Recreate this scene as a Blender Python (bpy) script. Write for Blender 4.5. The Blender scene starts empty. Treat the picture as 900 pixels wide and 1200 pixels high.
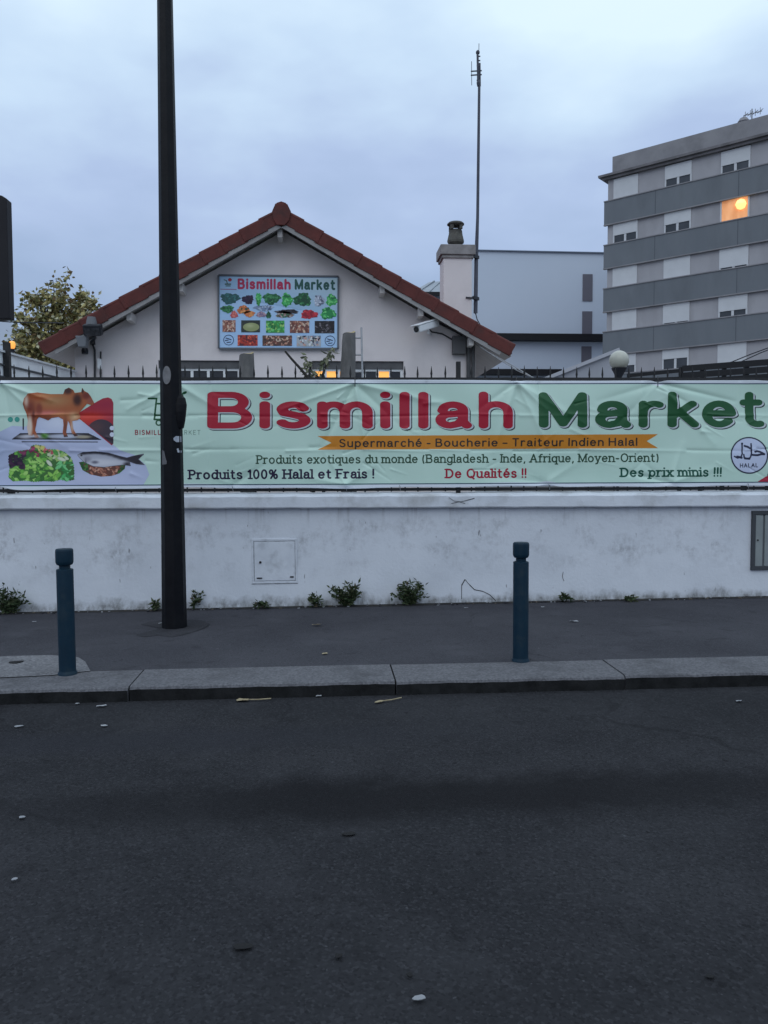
import bpy, bmesh, math, random
import numpy as np
from mathutils import Vector, Matrix

R = math.radians
rnd = random.Random(7)
S = bpy.context.scene
COL = S.collection

# ------------------------------------------------------------------ camera
F_PX, W_PX, H_PX = 920.0, 900.0, 1200.0
YAW, PITCH, ROLL = R(4.2), R(3.22), R(0.30)
CAM = Vector((0, 0, 1.6))
cd = bpy.data.cameras.new('camera'); cam = bpy.data.objects.new('camera', cd); COL.objects.link(cam)
cd.sensor_fit = 'VERTICAL'; cd.sensor_height = 24.0; cd.lens = 24.0 * F_PX / H_PX
cd.clip_start = 0.05; cd.clip_end = 3000
rot = Matrix.Rotation(-YAW, 3, 'Z') @ Matrix.Rotation(R(90) - PITCH, 3, 'X') @ Matrix.Rotation(-ROLL, 3, 'Z')
cam.matrix_world = Matrix.Translation(CAM) @ rot.to_4x4()
S.camera = cam
RM = np.array(rot)

# ------------------------------------------------------------------ world, sun, exposure
wd = bpy.data.worlds.new('World'); S.world = wd; wd.use_nodes = True
nt = wd.node_tree; nt.nodes.clear()
def wn(t, **k):
    n = nt.nodes.new(t)
    for a, b in k.items(): setattr(n, a, b)
    return n
SUN_EL, SUN_AZ = R(38), R(200)
sky = wn('ShaderNodeTexSky', sky_type='NISHITA', sun_disc=False, sun_elevation=SUN_EL, sun_rotation=SUN_AZ, air_density=2.0, dust_density=3.0)
tc = wn('ShaderNodeTexCoord'); sep = wn('ShaderNodeSeparateXYZ'); nt.links.new(tc.outputs['Generated'], sep.inputs[0])
n1 = wn('ShaderNodeTexNoise'); n1.inputs['Scale'].default_value = 2.6; n1.inputs['Detail'].default_value = 5; n1.inputs['Roughness'].default_value = .5
mp = wn('ShaderNodeMapping'); mp.inputs['Scale'].default_value = (1.0, 1.0, 2.2); mp.inputs['Location'].default_value = (3.4, 1.2, .9)
nt.links.new(tc.outputs['Generated'], mp.inputs[0]); nt.links.new(mp.outputs[0], n1.inputs['Vector'])
m1 = wn('ShaderNodeMath', operation='MULTIPLY_ADD'); m1.inputs[1].default_value = .62; m1.inputs[2].default_value = -.31
nt.links.new(n1.outputs['Fac'], m1.inputs[0])
m2 = wn('ShaderNodeMath', operation='ADD'); nt.links.new(sep.outputs['Z'], m2.inputs[0]); nt.links.new(m1.outputs[0], m2.inputs[1])
m3 = wn('ShaderNodeMath', operation='MULTIPLY_ADD'); m3.inputs[1].default_value = .10; nt.links.new(sep.outputs['X'], m3.inputs[0]); nt.links.new(m2.outputs[0], m3.inputs[2])
ramp = wn('ShaderNodeValToRGB'); nt.links.new(m3.outputs[0], ramp.inputs[0])
els = ramp.color_ramp.elements
els[0].position = 0.0; els[0].color = (.37, .48, .71, 1)
els[1].position = 1.0; els[1].color = (.92, 1.07, 1.28, 1)
for p, c in ((.16, (.35, .47, .70, 1)), (.29, (.46, .585, .845, 1)), (.41, (.62, .79, 1.0, 1)), (.54, (.80, .98, 1.12, 1))):
    e = els.new(p); e.color = c
skm = wn('ShaderNodeVectorMath', operation='SCALE'); skm.inputs['Scale'].default_value = 0.10; nt.links.new(sky.outputs[0], skm.inputs[0])
mx = wn('ShaderNodeMix', data_type='RGBA'); mx.inputs[0].default_value = .93
nt.links.new(skm.outputs[0], mx.inputs[6]); nt.links.new(ramp.outputs[0], mx.inputs[7])
bg = wn('ShaderNodeBackground'); bg.inputs['Strength'].default_value = 1.0
nt.links.new(mx.outputs[2], bg.inputs[0])
wo = wn('ShaderNodeOutputWorld'); nt.links.new(bg.outputs[0], wo.inputs[0])
sd = bpy.data.lights.new('sun', 'SUN'); sd.energy = .35; sd.angle = R(60); sd.color = (1, .98, .97)
so = bpy.data.objects.new('sun', sd); COL.objects.link(so); so.location = (-10, -20, 30)
_d = Vector((math.sin(SUN_AZ) * math.cos(SUN_EL), math.cos(SUN_AZ) * math.cos(SUN_EL), math.sin(SUN_EL)))
so.rotation_euler = _d.to_track_quat('Z', 'Y').to_euler()
S.view_settings.view_transform = 'Standard'; S.view_settings.look = 'None'
S.view_settings.exposure = 0; S.view_settings.gamma = 1; S.view_settings.use_curve_mapping = False
S.render.engine = 'CYCLES'; S.cycles.use_denoising = True; S.cycles.max_bounces = 5; S.cycles.use_adaptive_sampling = True

# ------------------------------------------------------------------ pixel (of the 900x1200 photo) -> plane
def rays(u, v):
    u = np.asarray(u, float); v = np.asarray(v, float)
    d = np.stack([(u - W_PX / 2) / F_PX, (H_PX / 2 - v) / F_PX, -np.ones_like(u)], -1)
    return d @ RM.T
def PN(u, v, Y):
    d = rays(u, v); t = Y / d[..., 1]
    return d * t[..., None] + np.array(CAM)
def P(u, v, Y): return Vector(PN(u, v, Y))
def G(u, v, z=0.0):
    d = rays(u, v); return Vector(d * ((z - CAM.z) / d[2])) + CAM
def PX(s, Y): return s * Y / F_PX      # pixel length at depth Y

# ------------------------------------------------------------------ helpers
def lin(c):
    return tuple((x / 12.92 if x <= .04045 else ((x + .055) / 1.055) ** 2.4) for x in (k / 255 for k in c))
def M(name, c, rough=.7, c2=None, scale=4.0, detail=4, bump=0.0, bscale=None, metal=0, spec=.3, c3=None, scale3=.6, lo=.35, hi=.65, stretch=None):
    m = bpy.data.materials.new(name); m.use_nodes = True
    t = m.node_tree; b = t.nodes['Principled BSDF']
    b.inputs['Base Color'].default_value = (*c, 1); b.inputs['Roughness'].default_value = rough
    b.inputs['Metallic'].default_value = metal; b.inputs['Specular IOR Level'].default_value = spec
    tcn = t.nodes.new('ShaderNodeTexCoord'); src = tcn.outputs['Object']
    if stretch:
        mpn = t.nodes.new('ShaderNodeMapping'); mpn.inputs['Scale'].default_value = stretch
        t.links.new(src, mpn.inputs[0]); src = mpn.outputs[0]
    def noise(sc, de):
        n = t.nodes.new('ShaderNodeTexNoise'); n.inputs['Scale'].default_value = sc; n.inputs['Detail'].default_value = de
        n.inputs['Roughness'].default_value = .6; t.links.new(src, n.inputs['Vector']); return n
    out = None
    if c2:
        n = noise(scale, detail); mr = t.nodes.new('ShaderNodeMapRange'); mr.inputs[1].default_value = lo; mr.inputs[2].default_value = hi
        t.links.new(n.outputs['Fac'], mr.inputs[0])
        x = t.nodes.new('ShaderNodeMix'); x.data_type = 'RGBA'; x.inputs[6].default_value = (*c, 1); x.inputs[7].default_value = (*c2, 1)
        t.links.new(mr.outputs[0], x.inputs[0]); out = x.outputs[2]
        if c3:
            n = noise(scale3, 5); mr = t.nodes.new('ShaderNodeMapRange'); mr.inputs[1].default_value = .5; mr.inputs[2].default_value = .75
            t.links.new(n.outputs['Fac'], mr.inputs[0])
            y = t.nodes.new('ShaderNodeMix'); y.data_type = 'RGBA'; y.inputs[7].default_value = (*c3, 1)
            t.links.new(out, y.inputs[6]); t.links.new(mr.outputs[0], y.inputs[0]); out = y.outputs[2]
        t.links.new(out, b.inputs['Base Color'])
    if bump:
        n = noise(bscale or scale * 4, 5); bp = t.nodes.new('ShaderNodeBump'); bp.inputs['Strength'].default_value = bump; bp.inputs['Distance'].default_value = .01
        t.links.new(n.outputs['Fac'], bp.inputs['Height']); t.links.new(bp.outputs[0], b.inputs['Normal'])
    return m
def emis(name, c, e):
    m = bpy.data.materials.new(name); m.use_nodes = True; b = m.node_tree.nodes['Principled BSDF']
    b.inputs['Base Color'].default_value = (*c, 1); b.inputs['Emission Color'].default_value = (*c, 1); b.inputs['Emission Strength'].default_value = e
    return m
def attr_mat(name, rough=.45, spec=.35):
    m = bpy.data.materials.new(name); m.use_nodes = True; b = m.node_tree.nodes['Principled BSDF']
    a = m.node_tree.nodes.new('ShaderNodeAttribute'); a.attribute_name = 'ink'
    m.node_tree.links.new(a.outputs['Color'], b.inputs['Base Color']); b.inputs['Roughness'].default_value = rough; b.inputs['Specular IOR Level'].default_value = spec
    return m
def origin(o):
    v = Vector((0, 0, 0))
    while o: v += o.location; o = o.parent
    return v
def tag(o, label=None, cat=None, group=None, kind=None):
    if label: o['label'] = label
    if cat: o['category'] = cat
    if group: o['group'] = group
    if kind: o['kind'] = kind
    return o
def thing(name, label, cat, loc, group=None):
    o = bpy.data.objects.new(name, None); COL.objects.link(o); o.location = loc; o.empty_display_size = .2
    return tag(o, label, cat, group)
def link_mesh(name, verts, faces, mats, parent=None, smooth=False, mi=None, loc=None):
    me = bpy.data.meshes.new(name)
    off = origin(parent) if parent else (Vector(loc) if loc is not None else Vector((0, 0, 0)))
    me.from_pydata([(v[0] - off.x, v[1] - off.y, v[2] - off.z) for v in verts], [], faces)
    for m in (mats if isinstance(mats, (list, tuple)) else [mats]): me.materials.append(m)
    if mi is not None: me.polygons.foreach_set('material_index', mi)
    if smooth: me.polygons.foreach_set('use_smooth', [True] * len(me.polygons))
    me.update()
    o = bpy.data.objects.new(name, me); COL.objects.link(o)
    if parent: o.parent = parent
    elif loc is not None: o.location = loc
    return o
class MB:
    def __init__(s): s.v = []; s.f = []; s.m = []
    def add(s, vs, fs, m=0):
        k = len(s.v); s.v += [tuple(x) for x in vs]; s.f += [tuple(i + k for i in f) for f in fs]; s.m += [m] * len(fs); return s
    def box(s, x0, x1, y0, y1, z0, z1, m=0):
        vs = [(x, y, z) for z in (z0, z1) for y in (y0, y1) for x in (x0, x1)]
        return s.add(vs, [(0, 2, 3, 1), (4, 5, 7, 6), (0, 1, 5, 4), (2, 6, 7, 3), (0, 4, 6, 2), (1, 3, 7, 5)], m)
    def obox(s, c, size, rotm, m=0):
        c = Vector(c); a, b, d = (x / 2 for x in size)
        vs = [c + rotm @ Vector((x, y, z)) for z in (-d, d) for y in (-b, b) for x in (-a, a)]
        return s.add(vs, [(0, 2, 3, 1), (4, 5, 7, 6), (0, 1, 5, 4), (2, 6, 7, 3), (0, 4, 6, 2), (1, 3, 7, 5)], m)
    def beam(s, a, b, w, h, m=0, up=Vector((0, 0, 1))):
        a = Vector(a); b = Vector(b); d = (b - a); L = d.length; d.normalize()
        x = d.cross(up); x.normalize(); z = x.cross(d)
        rm = Matrix((x, d, z)).transposed()
        return s.obox((a + b) / 2, (w, L, h), rm, m)
    def tube(s, pts, rad, n=8, m=0, cap=True):
        pts = [Vector(p) for p in pts]; rad = rad if isinstance(rad, (list, tuple)) else [rad] * len(pts)
        rings = []; prev = None
        for i, p in enumerate(pts):
            d = pts[min(i + 1, len(pts) - 1)] - pts[max(i - 1, 0)]; d.normalize()
            a = Vector((0, 0, 1)) if abs(d.z) < .95 else Vector((1, 0, 0))
            if prev is not None: a = prev
            x = a - d * a.dot(d)
            if x.length < 1e-5: x = d.orthogonal()
            x.normalize(); y = d.cross(x); prev = x
            rings.append([p + (x * math.cos(2 * math.pi * k / n) + y * math.sin(2 * math.pi * k / n)) * rad[i] for k in range(n)])
        vs = [q for r in rings for q in r]; fs = []
        for i in range(len(pts) - 1):
            for k in range(n): fs.append((i * n + k, i * n + (k + 1) % n, (i + 1) * n + (k + 1) % n, (i + 1) * n + k))
        if cap: fs += [tuple(range(n - 1, -1, -1)), tuple(range((len(pts) - 1) * n, len(pts) * n))]
        return s.add(vs, fs, m)
    def lathe(s, prof, c, n=24, m=0, sy=1.0, ph=0.0):
        c = Vector(c); vs = []
        for r, z in prof:
            for k in range(n):
                a = 2 * math.pi * k / n + ph; vs.append((c.x + r * math.cos(a), c.y + r * sy * math.sin(a), c.z + z))
        fs = []
        for i in range(len(prof) - 1):
            for k in range(n): fs.append((i * n + k, i * n + (k + 1) % n, (i + 1) * n + (k + 1) % n, (i + 1) * n + k))
        fs += [tuple(range(n - 1, -1, -1)), tuple(range((len(prof) - 1) * n, len(prof) * n))]
        return s.add(vs, fs, m)
    def prism(s, poly, dv, m=0):
        poly = [Vector(p) for p in poly]; n = len(poly); dv = Vector(dv)
        nrm = Vector((0, 0, 0))
        for i in range(n): nrm += poly[i].cross(poly[(i + 1) % n])
        if nrm.dot(dv) > 0: poly = poly[::-1]
        vs = poly + [p + dv for p in poly]
        fs = [tuple(range(n)), tuple(range(2 * n - 1, n - 1, -1))] + [(i, i + n, (i + 1) % n + n, (i + 1) % n) for i in range(n)]
        return s.add(vs, fs, m)
    def build(s, name, mats, parent=None, smooth=False, bevel=0, loc=None, seg=2):
        o = link_mesh(name, s.v, s.f, mats, parent, smooth, s.m, loc)
        if bevel:
            b = o.modifiers.new('bevel', 'BEVEL'); b.width = bevel; b.segments = seg; b.limit_method = 'ANGLE'; b.angle_limit = R(40)
        if smooth:
            bm = bmesh.new(); bm.from_mesh(o.data)
            for e in bm.edges:
                if len(e.link_faces) == 2 and e.calc_face_angle(0) > R(42): e.smooth = False
            bm.to_mesh(o.data); bm.free()
        return o
def copy_tree(o, parent=None):
    c = o.copy(); COL.objects.link(c)
    if parent: c.parent = parent
    for ch in list(o.children): copy_tree(ch, c)
    return c

# ------------------------------------------------------------------ printing: outlines filled on a fine grid
def seg_dist(X, Y, pts):
    d = np.full(X.shape, 1e9)
    for (ax, ay), (bx, by) in zip(pts[:-1], pts[1:]):
        dx, dy = bx - ax, by - ay; L = dx * dx + dy * dy
        t = np.clip(((X - ax) * dx + (Y - ay) * dy) / L, 0, 1) if L > 1e-12 else np.zeros_like(X)
        d = np.minimum(d, np.hypot(X - ax - t * dx, Y - ay - t * dy))
    return d
def poly_sdf(X, Y, pts):
    pts = list(pts); d = seg_dist(X, Y, pts + [pts[0]]); ins = np.zeros(X.shape, bool)
    for (ax, ay), (bx, by) in zip(pts, pts[1:] + [pts[0]]):
        if ay == by: continue
        c = ((ay > Y) != (by > Y)) & (X < (bx - ax) * (Y - ay) / (by - ay) + ax); ins ^= c
    return np.where(ins, -d, d)
def ell_sdf(X, Y, cx, cy, rx, ry, a=0):
    c, s = math.cos(a), math.sin(a); x = (X - cx) * c + (Y - cy) * s; y = -(X - cx) * s + (Y - cy) * c
    return (np.hypot(x / rx, y / ry) - 1) * min(rx, ry)
def fill(U, V, D):
    """triangles of the area D<0 on the grid U,V"""
    A = (slice(None, -1), slice(None, -1)); B = (slice(None, -1), slice(1, None)); C_ = (slice(1, None), slice(1, None)); E = (slice(1, None), slice(None, -1))
    T, Q = [], []
    for tri in ((A, C_, B), (A, E, C_)):
        p = np.stack([np.stack([U[k].ravel(), V[k].ravel()], -1) for k in tri], 1); s = np.stack([D[k].ravel() for k in tri], 1)
        ins = s < 0; n = ins.sum(1); T.append(p[n == 3])
        for k in range(3):
            r = [k, (k + 1) % 3, (k + 2) % 3]
            for want, odd in ((1, True), (2, False)):
                sel = (n == want) & (ins[:, k] == odd)
                if not sel.any(): continue
                pp = p[sel][:, r]; ss = s[sel][:, r]
                ab = pp[:, 0] + (pp[:, 1] - pp[:, 0]) * (ss[:, 0] / (ss[:, 0] - ss[:, 1]))[:, None]
                ac = pp[:, 0] + (pp[:, 2] - pp[:, 0]) * (ss[:, 0] / (ss[:, 0] - ss[:, 2]))[:, None]
                if odd: T.append(np.stack([pp[:, 0], ab, ac], 1))
                else: T.append(np.stack([ab, pp[:, 1], pp[:, 2]], 1)); T.append(np.stack([ab, pp[:, 2], ac], 1))
    return np.concatenate(T)
def grid(u0, u1, v0, v1, st):
    return np.meshgrid(np.arange(u0, u1 + st, st), np.arange(v0, v1 + st, st))
def ink_mesh(name, tris, color, surf, layer, mat, parent):
    flat = tris.reshape(-1, 2); key = np.round(flat * 400).astype(np.int64)
    _, idx, inv = np.unique(key, axis=0, return_index=True, return_inverse=True); inv = inv.ravel()
    uv = flat[idx]; f = inv.reshape(-1, 3)
    f = f[(f[:, 0] != f[:, 1]) & (f[:, 1] != f[:, 2]) & (f[:, 0] != f[:, 2])]
    w = surf(uv[:, 0], uv[:, 1], layer)
    o = link_mesh(name, w.tolist(), f.tolist(), mat, parent, True)
    at = o.data.attributes.new('ink', 'FLOAT_COLOR', 'POINT')
    c = color(uv[:, 0], uv[:, 1]) if callable(color) else np.tile(np.array(color, float), (len(uv), 1))
    at.data.foreach_set('color', np.concatenate([c, np.ones((len(uv), 1))], 1).astype(np.float32).ravel())
    return o

# stroke alphabet (skeletons: caps 0..1 high, small letters 0..XH)
XH = .69
def arc(cx, cy, rx, ry, a0, a1, n=14):
    return [(cx + rx * math.cos(R(a0 + (a1 - a0) * i / n)), cy + ry * math.sin(R(a0 + (a1 - a0) * i / n))) for i in range(n + 1)]
h = XH
GL = {}
def gl(ch, w, strokes, serif=()): GL[ch] = (w, strokes, serif)
gl('B', .62, [[(0, 0), (0, 1)], [(0, 1), (.33, 1)] + arc(.33, .765, .23, .235, 90, -90) + [(0, .53)], [(0, .53), (.36, .53)] + arc(.36, .265, .26, .265, 90, -90) + [(0, 0)]], [(0, 0, 1, 0), (0, 1, 1, 0)])
gl('P', .56, [[(0, 0), (0, 1)], [(0, 1), (.3, 1)] + arc(.3, .74, .26, .26, 90, -90) + [(0, .48)]], [(0, 0, 1, 1), (0, 1, 1, 0)])
gl('R', .6, [[(0, 0), (0, 1)], [(0, 1), (.3, 1)] + arc(.3, .74, .26, .26, 90, -90) + [(0, .48)], [(.3, .48), (.6, 0)]], [(0, 0, 1, 1), (0, 1, 1, 0), (.6, 0, 0, .6)])
gl('D', .68, [[(0, 0), (0, 1)], [(0, 1), (.25, 1)] + arc(.25, .5, .43, .5, 90, -90) + [(0, 0)]], [(0, 0, 1, 0), (0, 1, 1, 0)])
gl('H', .68, [[(0, 0), (0, 1)], [(.68, 0), (.68, 1)], [(0, .52), (.68, .52)]], [(0, 0, 1, 1), (0, 1, 1, 1), (.68, 0, 1, 1), (.68, 1, 1, 1)])
gl('F', .54, [[(0, 0), (0, 1), (.54, 1)], [(0, .52), (.42, .52)]], [(0, 0, 1, 1), (0, 1, 1, 0)])
gl('E', .54, [[(.54, 0), (0, 0), (0, 1), (.54, 1)], [(0, .52), (.44, .52)]], [(0, 0, 1, 0), (0, 1, 1, 0)])
gl('T', .62, [[(0, 1), (.62, 1)], [(.31, 1), (.31, 0)]], [(.31, 0, 1, 1)])
gl('I', .0, [[(0, 0), (0, 1)]], [(0, 0, 1, 1), (0, 1, 1, 1)])
gl('K', .6, [[(0, 0), (0, 1)], [(.58, 1), (0, .38)], [(.2, .58), (.6, 0)]])
gl('L', .48, [[(0, 1), (0, 0), (.48, 0)]])
gl('A', .74, [[(0, 0), (.37, 1), (.74, 0)], [(.14, .34), (.60, .34)]], [(0, 0, 1, 1), (.74, 0, 1, 1)])
gl('M', .86, [[(0, 0), (0, 1), (.43, .04), (.86, 1), (.86, 0)]], [(0, 0, 1, 1), (0, 1, 1, 0), (.86, 0, 1, 1), (.86, 1, 0, 1)])
gl('O', .78, [arc(.39, .5, .39, .5, 0, 360, 28)])
gl('Q', .78, [arc(.39, .5, .39, .5, 0, 360, 28), [(.42, .12), (.72, -.16)]])
gl('S', .56, [[(.53, .84)] + arc(.28, .755, .26, .245, 40, 180)[1:] + [(.06, .62), (.28, .52), (.5, .4)] + arc(.28, .25, .28, .25, 20, -150)])
gl('a', .5, [[(.04, h * .72)] + arc(.25, h * .72, .21, h * .28, 150, 0) + [(.46, .12), (.54, 0)], [(.46, h * .60), (.22, h * .54)] + arc(.2, h * .27, .2, h * .27, 90, 270) + [(.36, .05), (.46, h * .28)]])
gl('b', .54, [[(0, 1), (0, 0)], arc(.27, h / 2, .27, h / 2, 0, 360, 24)])
gl('c', .48, [arc(.27, h / 2, .27, h / 2, 48, 312)])
gl('d', .54, [[(.54, 1), (.54, 0)], arc(.27, h / 2, .27, h / 2, 0, 360, 24)], [(.54, 1, 1, 0), (.54, 0, 0, 1)])
gl('e', .54, [[(0.02, h * .53), (.54, h * .53)] + arc(.27, h / 2, .27, h / 2, 6, 318, 22)])
gl('é', .54, [[(0.02, h * .53), (.54, h * .53)] + arc(.27, h / 2, .27, h / 2, 6, 318, 22), [(.2, .86), (.36, 1.02)]])
gl('f', .34, [[(.12, 0), (.12, .78)] + arc(.32, .78, .2, .22, 180, 75), [(0, h), (.32, h)]], [(.12, 0, 1, 1)])
gl('g', .54, [[(.54, h), (.54, -.08)] + arc(.27, -.06, .27, .24, 0, -150), arc(.27, h / 2, .27, h / 2, 0, 360, 24)], [(.54, h, 0, 1)])
gl('h', .5, [[(0, 1), (0, 0)], [(0, h * .62)] + arc(.25, h * .62, .25, h * .38, 180, 0) + [(.5, 0)]], [(0, 1, 1, 0), (0, 0, 1, 1), (.5, 0, 1, 1)])
gl('i', .0, [[(0, h), (0, 0)], [(0, .985), (0, 1.0)]], [(0, h, 1, 0), (0, 0, 1, 1)])
gl('k', .5, [[(0, 1), (0, 0)], [(.46, h), (0, .26)], [(.16, .42), (.5, 0)]])
gl('l', .0, [[(0, 1), (0, 0)]], [(0, 1, 1, 0), (0, 0, 1, 1)])
gl('m', .84, [[(0, h), (0, 0)], [(0, h * .62)] + arc(.21, h * .62, .21, h * .38, 180, 0) + [(.42, 0)], [(.42, h * .62)] + arc(.63, h * .62, .21, h * .38, 180, 0) + [(.84, 0)]], [(0, h, 1, 0), (0, 0, 1, 1), (.42, 0, .8, .8), (.84, 0, 1, 1)])
gl('n', .5, [[(0, h), (0, 0)], [(0, h * .62)] + arc(.25, h * .62, .25, h * .38, 180, 0) + [(.5, 0)]], [(0, h, 1, 0), (0, 0, 1, 1), (.5, 0, 1, 1)])
gl('o', .56, [arc(.28, h / 2, .28, h / 2, 0, 360, 24)])
gl('p', .54, [[(0, h), (0, -.28)], arc(.27, h / 2, .27, h / 2, 0, 360, 24)], [(0, h, 1, 0), (0, -.28, 1, 1)])
gl('q', .54, [[(.54, h), (.54, -.28)], arc(.27, h / 2, .27, h / 2, 0, 360, 24)], [(.54, -.28, 1, 1)])
gl('r', .33, [[(0, h), (0, 0)], [(0, h * .5)] + arc(.24, h * .58, .24, h * .42, 180, 62)], [(0, h, 1, 0), (0, 0, 1, 1)])
gl('s', .44, [[(.41, h * .82)] + arc(.22, h * .765, .2, h * .235, 35, 180)[1:] + [(.06, h * .6), (.22, h * .52), (.38, h * .42)] + arc(.22, h * .24, .22, h * .24, 20, -155)])
gl('t', .34, [[(.13, .93), (.13, .2)] + arc(.31, .19, .18, .19, 180, 290), [(0, h), (.34, h)]])
gl('u', .5, [[(0, h), (0, h * .38)] + arc(.25, h * .38, .25, h * .38, 180, 360) + [(.5, h), (.5, 0)]], [(0, h, 1, 0), (.5, h, 1, 0), (.5, 0, 0, 1)])
gl('x', .48, [[(0, 0), (.48, h)], [(0, h), (.48, 0)]], [(0, 0, .8, .8), (.48, 0, .8, .8), (0, h, .8, .8), (.48, h, .8, .8)])
gl('y', .52, [[(0, h), (.26, .02)], [(.52, h), (.2, -.22), (.04, -.28)]], [(0, h, .8, .8), (.52, h, .8, .8)])
gl('0', .52, [arc(.26, .5, .26, .5, 0, 360, 24)])
gl('1', .26, [[(0, .82), (.2, 1), (.2, 0)]], [(.2, 0, 1.2, 1.2)])
gl('%', .8, [arc(.16, .76, .16, .24, 0, 360, 16), arc(.64, .24, .16, .24, 0, 360, 16), [(.66, 1), (.14, 0)]])
gl('!', .0, [[(0, 1), (0, .32)], [(0, .0), (0, .015)]])
gl('-', .3, [[(0, .38), (.3, .38)]])
gl('–', .42, [[(0, .38), (.42, .38)]])
gl(',', .06, [[(.06, .03), (0, -.16)]])
gl('(', .16, [arc(.3, .42, .3, .66, 130, 230)])
gl(')', .16, [arc(-.14, .42, .3, .66, 50, -50)])

def glyph_sdf(ch, X, Y, t, serif):
    w, st, sf = GL[ch]; D = np.full(X.shape, 1e9)
    for s in st: D = np.minimum(D, seg_dist(X, Y, s) - t / 2)
    if serif:
        for (x, y, l, r) in sf: D = np.minimum(D, seg_dist(X, Y, [(x - l * serif, y), (x + r * serif, y)]) - t * .42)
    return D
def text_tris(txt, u0, u1, vb0, vb1, cap, t, serif=0, gap=.2, space=.36, st=.3, grow=0.0, shift=(0, 0), words=False):
    """lay txt between u0 and u1 on the baseline vb0 -> vb1; cap = outer capital height in pixels"""
    k = cap / (1 + t); adv = []; x = t / 2 + serif * .6
    for i, ch in enumerate(txt):
        if ch == ' ': x += space; continue
        adv.append((ch, x)); x += GL[ch][0] + t + gap
    tot = x - gap - t / 2; sx = (u1 - u0) / tot; out = []; cuts = [0]
    for ch, x in adv:
        ua, ub = u0 + (x - t - .18 - grow) * sx, u0 + (x + GL[ch][0] + t + .18 + grow) * sx
        vb = vb0 + (vb1 - vb0) * ((ua + ub) / 2 - u0) / (u1 - u0) - k * t / 2
        U, V = grid(ua + shift[0], ub + shift[0], vb - k * 1.25 + shift[1], vb + k * .45 + shift[1], st)
        D = glyph_sdf(ch, (U - shift[0] - u0) / sx - x, (vb - V + shift[1]) / k, t, serif) - grow
        out.append(fill(U, V, D))
    if not words: return np.concatenate(out)
    n_ = 0; res = []
    for w in txt.split(): res.append(np.concatenate(out[n_:n_ + len(w)])); n_ += len(w)
    return res
def letter_sdf(ch, U, V, u0, u1, vt, vb, t, top):
    """one letter fitted to its outer box; top = skeleton height of its highest stroke"""
    k = (vb - vt) / (top + t); w = GL[ch][0]
    lo = min(p[0] for s in GL[ch][1] for p in s); hi = max(p[0] for s in GL[ch][1] for p in s)
    sx = (u1 - u0) / (hi - lo + t)
    return glyph_sdf(ch, (U - u0) / sx + lo - t / 2, (vb - V) / k - t / 2, t, 0), k

INK = attr_mat('printed_ink')

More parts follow.
